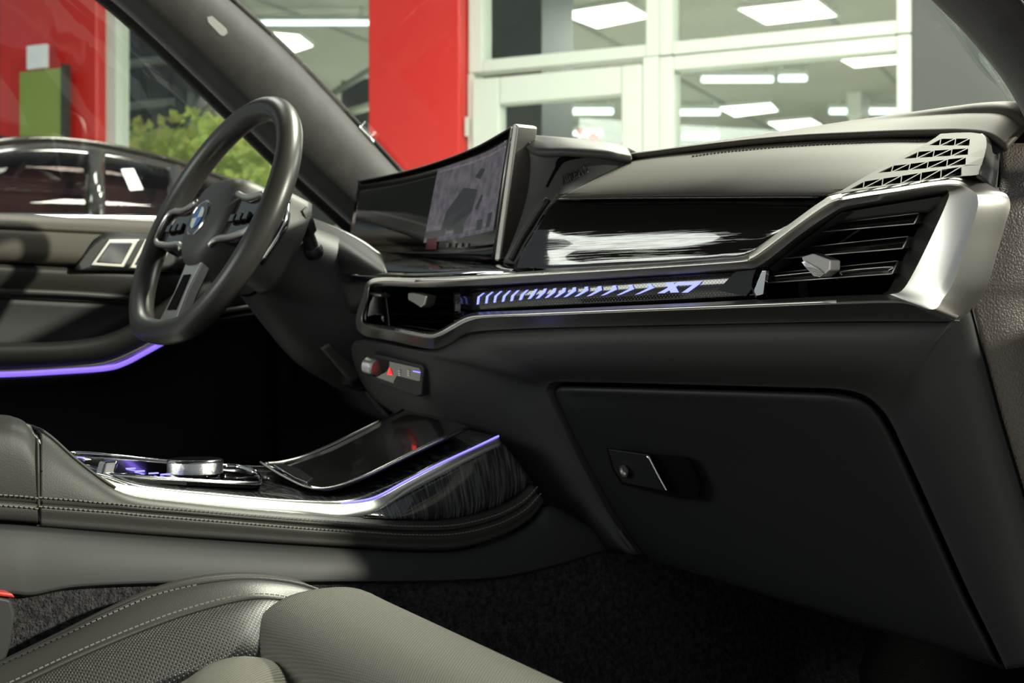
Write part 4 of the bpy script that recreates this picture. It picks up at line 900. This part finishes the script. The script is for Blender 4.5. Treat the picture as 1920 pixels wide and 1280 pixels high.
for P in (((166, 499), (203, 447), (264, 447), (233, 503)), ((240, 504), (270, 447), (330, 449), (300, 508))):
    slab('switch_plate', dX(P, -.742), V((-.012, 0, 0)), 'silver', hs, .003, 3)
    c = [sum(p[0] for p in P)/4, sum(p[1] for p in P)/4]
    Q = [(c[0]+(x-c[0])*.72, c[1]+(y-c[1])*.72) for x, y in P]
    slab('switch_key', dX(Q, -.7405), V((-.003, 0, 0)), 'chrome', hs, .0015, 2)
patch('switch_surround', [dX([(140, 504), (190, 440), (270, 438), (345, 440)], -.7435), dX([(145, 507), (195, 507), (270, 508), (330, 512)], -.7435)], 'dark_plastic', hs, 16, 6, .003)
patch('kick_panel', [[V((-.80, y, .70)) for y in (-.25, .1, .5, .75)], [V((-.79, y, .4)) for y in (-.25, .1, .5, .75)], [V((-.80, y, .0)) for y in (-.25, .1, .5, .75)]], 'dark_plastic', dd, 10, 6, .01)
tube('grab_rail', dX([(-260, 538), (0, 545), (150, 551), (270, 560)], -.772), .005, 'hood_plastic', dd, 8)
# ================================================================== centre console
cn = thing('centre_console', 'leather covered centre console with black glossy top and silver edges', 'console')
def cX(lst, x=None): return [pX(a, b, c if x is None else x) for a, b, *r_ in lst for c in [r_[0] if r_ else None]] if x is None else [pX(a, b, x) for a, b, *_ in lst]
def CX_(lst): return [pX(*p) for p in lst]
XA = .148
# upper leather band: from the silver edge to the groove
bandtop = [(76, 808, .135), (100, 826, .137), (135, 858, .139), (175, 890, .140), (215, 917, .141), (260, 931, .142), (340, 941, .142), (450, 952, .142), (560, 961, .142), (680, 970, .142), (760, 975, .142), (840, 973, .142), (910, 957, .142), (960, 935, .142), (992, 908, .142)]
band1 = [(76, 862, .152), (100, 870, .153), (135, 886, .154), (175, 905, .154), (215, 925, .154), (260, 938, .154), (340, 947, .154), (450, 958, .154), (560, 967, .154), (680, 976, .154), (760, 981, .154), (845, 979, .154), (918, 962, .154), (968, 939, .154), (1000, 910, .154)]
band2 = [(76, 938, .160), (100, 940, .160), (140, 943, .160), (180, 947, .160), (220, 950, .160), (270, 955, .160), (345, 961, .160), (455, 970, .160), (565, 979, .160), (680, 987, .160), (765, 992, .160), (852, 990, .160), (928, 972, .160), (978, 947, .160), (1008, 918, .160)]
band3 = [(76, 950, .163), (100, 952, .163), (140, 955, .163), (180, 958, .163), (220, 961, .163), (270, 966, .163), (345, 972, .163), (455, 981, .163), (565, 990, .163), (680, 998, .163), (768, 1003, .163), (858, 1001, .163), (936, 982, .163), (986, 955, .163), (1014, 926, .163)]
band4 = [(76, 984, .160), (100, 986, .160), (140, 989, .160), (180, 992, .160), (220, 995, .160), (270, 999, .160), (345, 1004, .160), (455, 1011, .160), (565, 1018, .160), (680, 1024, .160), (770, 1029, .160), (864, 1026, .160), (944, 1002, .160), (994, 972, .160), (1020, 940, .160)]
def dn(l, dy): return [(a, b+dy, c) for a, b, c in l]
patch('upper_band', [[p+V((-.02, 0, -.004)) for p in CX_(bandtop)], CX_(bandtop), CX_(band1), CX_(band2), [p+V((-.006, 0, -.002)) for p in CX_(dn(band2, 3))]], 'console_leather', cn, 90, 18, .003)
patch('lower_band', [[p+V((-.006, 0, .001)) for p in CX_(dn(band2, 3))], CX_(dn(band2, 7)), CX_(dn(band3, 4)), CX_(dn(mid(band3, band4, .6, 0), 0)), CX_(band4), [p+V((-.012, 0, -.003)) for p in CX_(dn(band4, 2))]], 'console_leather', cn, 90, 18, .003)
stitches('upper_stitching', CX_([(a, b-6, c+.0005) for a, b, c in band2]), 'stitch', cn, .0048, .0032, .0006, .001, 300)
stitches('lower_stitching', CX_([(a, b-1, c+.0005) for a, b, c in band3]), 'stitch', cn, .0048, .0032, .0006, .001, 300)
# lower plastic flank
c1 = [(-220, 975), (0, 984), (76, 989), (180, 997), (345, 1009), (565, 1023), (770, 1034), (866, 1031), (948, 1008), (1000, 978), (1030, 948), (1075, 965)]
c4 = [(-220, 1140), (0, 1113), (60, 1114), (150, 1099), (330, 1092), (560, 1091), (740, 1090), (850, 1088), (950, 1080), (1050, 1056), (1120, 1034), (1160, 1022)]
cm = [((a+c)/2, (b+d2)/2) for (a, b), (c, d2) in zip(c1, c4)]
patch('lower_flank', [[pX(*p, .150) for p in c1], [pX(a, b+3, .160) for a, b in c1], [pX(*p, .170) for p in cm], [pX(a, b-4, .174) for a, b in c4], [pX(*p, .172) for p in c4], [pX(*p, .160)+V((0, 0, -.004)) for p in c4]], 'soft_plastic', cn, 80, 18, .003)
# silver edge
sv0 = [(178, 893, .138), (215, 912, .138), (262, 921, .138), (340, 930, .138), (450, 940, .138), (560, 948, .138), (640, 954, .138), (680, 957, .138)]
sv1 = [(178, 896, .1415), (215, 919, .1415), (262, 931, .1415), (340, 941, .1415), (450, 952, .1415), (560, 961, .1415), (640, 967, .1415), (683, 968, .1415)]
# top band of the silver edge: continues up to the dash
s_in = [(165, 880, .128), (215, 903, .128), (262, 911, .128), (340, 921, .128), (450, 931, .126), (560, 940, .124), (640, 943, .122), (700, 934, .120), (760, 903, .119), (820, 872, .118), (893, 838, .118), (935, 818, .118)]
s_mid = [(170, 886, .135), (215, 910, .135), (262, 920, .135), (340, 930, .135), (450, 941, .135), (560, 949, .135), (640, 956, .133), (705, 947, .131), (765, 914, .129), (825, 882, .127), (896, 846, .126), (938, 826, .126)]
s_out = [(178, 896, .1415), (215, 918, .1415), (262, 931, .1415), (340, 941, .1415), (450, 952, .1415), (560, 961, .1415), (640, 967, .1405), (690, 962, .137), (768, 921, .131), (829, 888, .129), (900, 851, .128), (941, 831, .128)]
patch('silver_edge', [CX_(s_in), CX_(s_mid), CX_(s_out), [p+V((0, 0, -.006)) for p in CX_(s_out)]], 'silver', cn, 90, 12, .002)
tube('blue_line', CX_([(640, 943, .121), (700, 933, .119), (760, 902, .118), (820, 871, .117), (893, 837, .117), (935, 817, .117)]), .0012, 'blue_light', cn, 6)
# black brushed triangle on the flank
mat('brushed_wood', (.02, .021, .023), .22, coat=1, var=None)
nt = MATS['brushed_wood'].node_tree; bs = nt.nodes['Principled BSDF']
tc = nt.nodes.new('ShaderNodeTexCoord'); mpn = nt.nodes.new('ShaderNodeMapping'); mpn.inputs['Scale'].default_value = (60, 420, 20); mpn.inputs['Rotation'].default_value = (.5, 0, 0)
nz = nt.nodes.new('ShaderNodeTexNoise'); nz.inputs['Scale'].default_value = 1; nz.inputs['Detail'].default_value = 3
rp = nt.nodes.new('ShaderNodeValToRGB'); rp.color_ramp.elements[0].position = .45; rp.color_ramp.elements[0].color = (.010, .010, .010, 1); rp.color_ramp.elements[1].position = .72; rp.color_ramp.elements[1].color = (.11, .115, .12, 1)
nt.links.new(tc.outputs['Object'], mpn.inputs[0]); nt.links.new(mpn.outputs[0], nz.inputs[0]); nt.links.new(nz.outputs[0], rp.inputs[0]); nt.links.new(rp.outputs[0], bs.inputs['Base Color'])
w0 = [(680, 967, .141), (700, 959, .137), (768, 923, .132), (829, 890, .130), (900, 853, .129), (945, 832, .129)]
w1 = [(684, 971, .143), (760, 975, .143), (840, 973, .143), (905, 959, .143), (958, 936, .143), (1000, 905, .143)]
patch('flank_inlay', [CX_(w0), CX_(mid(w0, w1, .35, .004)), CX_(mid(w0, w1, .75, .005)), CX_(w1)], 'brushed_wood', cn, 40, 14, .003)
# top surface: front storage lid with silver outlines
t_l = [(-60, 840, -.10), (130, 856, -.10), (300, 868, -.10), (430, 876, -.10), (520, 877, -.10), (600, 853, -.10), (660, 825, -.10), (715, 795, -.10), (760, 770, -.10)]
t_m = [(-60, 855, .02), (150, 872, .02), (300, 889, .02), (440, 902, .02), (560, 905, .02), (655, 892, .02), (740, 853, .02), (800, 822, .02), (850, 797, .02)]
t_r = [(-60, 850, .12), (170, 885, .128), (262, 912, .127), (400, 927, .125), (560, 941, .122), (660, 941, .119), (760, 904, .117), (830, 868, .116), (935, 819, .116)]
patch('console_top', [CX_(t_l), CX_(t_m), CX_(t_r)], 'brushed_wood', cn, 50, 14, .004)
lid0 = [(497, 876, .0), (520, 877, -.09), (600, 853, -.09), (660, 825, -.09), (712, 798, -.09), (760, 774, -.09)]
lidm = [(540, 898, .02), (585, 900, .01), (650, 880, .01), (715, 850, .01), (775, 818, .01), (830, 790, .01)]
lidr = [(582, 919, .085), (620, 922, .088), (680, 902, .088), (750, 868, .088), (815, 837, .088), (880, 806, .088)]
ld = patch('storage_lid', [[p+V((0, 0, .004)) for p in CX_(lid0)], [p+V((0, 0, .005)) for p in CX_(lidm)], [p+V((0, 0, .004)) for p in CX_(lidr)]], 'wood', cn, 30, 12, .003)
tube('lid_outline', [p+V((0, 0, .005)) for p in CX_([(488, 874, -.01), (530, 900, .04), (572, 920, .08), (600, 924, .087), (640, 917, .088), (700, 894, .088), (770, 860, .088), (840, 826, .088)])], .0012, 'silver', cn, 6)
tube('lid_rail', [p+V((0, 0, .005)) for p in CX_([(500, 877, -.085), (528, 874, -.095), (570, 863, -.1), (620, 842, -.1), (665, 820, -.1), (712, 797, -.1)])], .0030, 'silver', cn, 8, None, False, (1.3, .8))
slab('lid_handle', [p+V((0, 0, .006)) for p in CX_([(512, 884, .0), (530, 882, .0), (560, 892, .02), (588, 910, .05), (576, 918, .07), (552, 908, .045)])], V((0, 0, .003)), 'chrome', cn, .0012)
# control field behind the storage lid
cfz = thing('control_field', None, None); cfz.parent = cn
ov0 = [(128, 855), (190, 857), (300, 868), (400, 876), (462, 881), (484, 893), (489, 907), (470, 911), (350, 905), (215, 896), (170, 884), (145, 870)]
def zx(x, y):      # lateral position on the console for a point of the field
    t = (y-(850+.06*x))/40; return -.07+.19*max(0, min(1, t))
ovp = [pX(x, y, zx(x, y)) for x, y in ov0]
tube('field_outline', [p+V((0, 0, .003)) for p in ovp], .0021, 'chrome', cfz, 8, None, True)
zz = sum(p.z for p in ovp)/len(ovp)
slab('field_plate', [p+V((0, 0, .0015)) for p in ovp], V((0, 0, -.004)), 'piano_black', cfz)
dc = pX(366, 893, .035)
dl = thing('rotary_dial', None, None); dl.parent = cn
dz = V((0, 0, 1))
lathe('dial_foot', [(.024, -.004), (.0265, .0), (.0265, .004)], dc, dz, 'piano_black', dl)
lathe('dial_knob', [(.029, .003), (.0305, .0045), (.0305, .0165), (.0292, .019), (.0265, .0195)], dc, dz, 'knurl', dl)
lathe('dial_cap', [(.0265, .0185), (.0262, .0198)], dc, dz, 'piano_black', dl); lathe('dial_ring', [(.0305, .0165), (.0309, .0172), (.0305, .0182), (.0292, .0192), (.0272, .0199), (.0265, .0199)], dc, dz, 'chrome', dl)
gs = pX(203, 888, .075)
slab('gear_selector', [gs+V((x*.9, y*.9, 0)) for x, y in ((-.01, -.012), (.012, -.012), (.012, .004), (-.01, .008))], V((0, .004, .014)), 'chrome', cfz, .003)
for x, y, m_ in ((245, 884, 'blue_light'), (262, 889, 'blue_light'), (288, 893, 'blue_light'), (310, 895, 'blue_light'), (150, 864, 'blue_light')):
    p = pX(x, y, zx(x, y))+V((0, 0, .0035)); box('key_light', p, (.004, .010, .0012), m_, cfz)
for x, y in ((225, 893), (250, 896), (275, 898), (400, 902), (425, 903), (450, 903), (470, 900)):
    p = pX(x, y, zx(x, y))+V((0, 0, .003)); box('key', p, (.010, .013, .003), 'piano_black', cfz, None, .0008)
tube('field_bar', [pX(425, 880, -.02)+V((0, 0, .004)), pX(450, 882, -.01)+V((0, 0, .004)), pX(480, 893, .03)+V((0, 0, .004))], .003, 'chrome', cfz, 8)
patch('field_reflector', [[p+V((0, 0, .004)) for p in CX_([(130, 860, -.06), (200, 867, -.06), (300, 876, -.05)])], [p+V((0, 0, .004)) for p in CX_([(150, 866, -.04), (210, 872, -.04), (305, 880, -.03)])]], 'silver', cfz, 12, 3, .002)
# far side of the console, towards the driver
tl3 = CX_(t_l)
patch('driver_flank', [tl3, [p+V((-.004, 0, -.03)) for p in tl3], [p+V((-.01, 0, -.30)) for p in tl3]], 'dark_plastic', cn, 40, 8, .004)
# ---------------- armrest
ar = thing('armrest', 'padded dark leather armrest at the rear of the console', 'armrest')
a0 = [(-260, 770), (-120, 774), (0, 779), (25, 783), (46, 792), (56, 806)]
def arow(dy, x, sq=1): return [pX(a, b+dy, x) for a, b in a0]
top_far = [pX(a, b-2, .02) for a, b in a0]
m0 = [(-260, 778), (-120, 782), (0, 788), (30, 793), (52, 803), (66, 820)]
l2 = [(-260, 912), (-120, 922), (0, 930), (30, 932), (55, 934), (69, 936)]
l3 = [(-260, 925), (-120, 935), (0, 943), (30, 945), (55, 947), (70, 949)]
l4 = [(-260, 955), (-120, 965), (0, 972), (30, 974), (55, 976), (71, 978)]
patch('pad', [top_far, [pX(*p, .10) for p in a0], [pX(*p, .142) for p in m0], [pX(a, b+40, .158) for a, b in m0], [pX(*p, .160) for p in l2], [pX(a, b+5, .154) for a, b in l2]], 'console_leather', ar, 40, 24, .004)
patch('pad_base', [[pX(a, b+5, .154) for a, b in l2], [pX(*p, .162) for p in l3], [pX(*p, .160) for p in l4], [pX(a, b+3, .145) for a, b in l4]], 'console_leather', ar, 40, 12, .004)
fr_ = [pX(56, 806, .10), pX(66, 820, .142), pX(68, 860, .158), pX(69, 936, .160), pX(71, 978, .160)]
patch('pad_front', [fr_, [p+V((-.03, .004, 0)) for p in fr_], [p+V((-.12, .004, 0)) for p in fr_]], 'console_leather', ar, 16, 6, .003)
stitches('upper_stitching', [pX(a, b-3, .162) for a, b in l2], 'stitch', ar, .0048, .0032, .0006, .001); stitches('lower_stitching', [pX(a, b+4, .163) for a, b in l3], 'stitch', ar, .0048, .0032, .0006, .001)
slab('front_trim', [pX(40, 790, .06), pX(62, 800, .1), pX(86, 826, .132), pX(74, 826, .145), pX(58, 806, .14), pX(44, 794, .10)], V((0, .002, -.006)), 'silver', ar, .0015)
bpn = CX_(bandtop[:5])
patch('console_shoulder', [[p+V((-.12, .0, .004)) for p in bpn], [p+V((-.05, 0, .003)) for p in bpn], bpn], 'console_leather', cn, 16, 8, .003)
rear = [p for p in (pX(76, 808, .135), pX(76, 862, .152), pX(76, 938, .160), pX(76, 984, .160))]
patch('console_rear_face', [rear, [p+V((-.14, 0, 0)) for p in rear]], 'gap', cn, 8, 3, .002)

# ================================================================== passenger seat
se = thing('passenger_seat', 'dark leather passenger seat with perforated cushion and padded thigh support', 'car seat')
o0 = [(-200, 1345, .225), (0, 1249, .225), (117, 1194, .225), (200, 1154, .225), (290, 1116, .226), (367, 1097, .232), (450, 1089, .240), (533, 1094, .252), (600, 1112, .266), (660, 1150, .285)]
pp_ = [(-160, 1372, .285), (43, 1279, .285), (133, 1237, .285), (233, 1194, .285), (333, 1156, .287), (433, 1128, .292), (500, 1121, .298), (567, 1132, .302), (607, 1151, .306), (650, 1190, .312)]
lo_ = [(60, 1400, .345), (200, 1325, .345), (293, 1279, .345), (367, 1244, .345), (430, 1222, .347), (478, 1217, .350), (520, 1228, .352), (567, 1237, .352), (610, 1240, .352), (650, 1260, .352)]
O, Pp, Lo = CX_(o0), CX_(pp_), CX_(lo_)
side = [V((.215, p.y, p.z-.02)) for p in O]; sd2 = [V((.213, p.y, .06)) for p in O]
up_ = [a.lerp(b, .5)+V((0, 0, .008)) for a, b in zip(O, Pp)]
patch('bolster_side', [sd2, side, O], 'seat_leather', se, 50, 12, .004)
patch('bolster_top', [O, up_, [p+V((-.004, 0, -.001)) for p in Pp], [p+V((0, 0, -.004)) for p in Pp]], 'seat_leather', se, 60, 14, .004)
dd2 = [a.lerp(b, .45)+V((0, 0, .006)) for a, b in zip(Pp, Lo)]
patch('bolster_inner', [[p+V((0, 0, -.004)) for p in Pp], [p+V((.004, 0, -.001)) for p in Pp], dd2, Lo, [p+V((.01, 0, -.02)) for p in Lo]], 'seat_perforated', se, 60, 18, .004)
tube('piping', [p+V((0, 0, .0005)) for p in Pp], .0022, 'seat_leather', se, 8)
stitches('outer_stitching', [p+V((.002, 0, .001)) for p in O[:6]], 'stitch', se, .0055, .0038, .0006, .001, 300)
stitches('inner_stitching', [p+V((-.007, 0, .003)) for p in Pp], 'stitch', se, .0052, .0036, .0006, .0015, 300)
# centre cushion
k0 = [(200, 1360, .37), (300, 1310, .37), (360, 1277, .37), (400, 1251, .37), (450, 1238, .372), (500, 1242, .378), (525, 1256, .39), (548, 1281, .40), (570, 1310, .41)]
K = CX_(k0)
cu = [[p+V((-.006, .006, -.02)) for p in K], K, [p+V((.02, -.012, .008)) for p in K], [p+V((.08, -.05, .010)) for p in K], [p+V((.25, -.12, .0)) for p in K]]
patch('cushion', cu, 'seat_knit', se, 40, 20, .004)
tube('cushion_piping', [p+V((-.003, .003, -.004)) for p in K], .0026, 'seat_leather', se, 8)
patch('cushion_gap', [[p+V((.004, 0, -.018)) for p in Lo], [p+V((.06, 0, -.03)) for p in Lo], [p+V((.25, .02, -.03)) for p in Lo]], 'dark_plastic', se, 30, 6, .004)
stitches('cushion_stitching', [p+V((-.012, .01, -.008)) for p in K], 'stitch', se, .0055, .0036, .0006, .003, 200)
# thigh support
rows = []
NX = 26
for i in range(NX):
    t = i/(NX-1); x = .290+.56*t
    e = (1-(1-min(1, (x-.290)/.05))**2.4)**(1/2.4) if x < .34 else 1.0
    e = max(e, .02)
    yc, zc_ = -.475-.055*t, .228-.02*t; ry, rz = .080*(.35+.65*e), .070*(.25+.75*e)
    if i == 0: ry = rz = .002
    row = []
    for k in range(28):
        a = 2*math.pi*k/28; ca, sa = math.cos(a), math.sin(a); p_ = 2.5
        row.append(V((x, yc+ry*math.copysign(abs(ca)**(2/p_), ca), zc_+rz*math.copysign(abs(sa)**(2/p_), sa))))
    rows.append(row)
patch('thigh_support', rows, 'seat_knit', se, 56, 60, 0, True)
patch('seat_front', [[V((x, -.50-.02*(x-.3), .16)) for x in (.25, .4, .6, .8)], [V((x, -.49, .10)) for x in (.25, .4, .6, .8)], [V((x, -.52, .05)) for x in (.25, .4, .6, .8)]], 'dark_plastic', se, 12, 8, .01)
# seat belt buckle
bk = thing('belt_buckle', 'seat belt buckle with red button at the left edge', 'buckle')
P = [(-40, 1108), (22, 1122), (30, 1150), (22, 1210), (0, 1270), (-40, 1290)]
slab('buckle_body', [pX(*p, .215) for p in P], V((-.025, 0, 0)), 'soft_plastic', bk, .004, 3)
slab('release_button', [pX(*p, .217) for p in ((-40, 1103), (24, 1113), (29, 1121), (-40, 1113))], V((-.022, 0, 0)), 'red_plastic', bk, .0015)
tube('buckle_stalk', [pX(0, 1270, .203), pX(-15, 1330, .203), pX(-30, 1400, .203)], .012, 'dark_plastic', bk, 8)
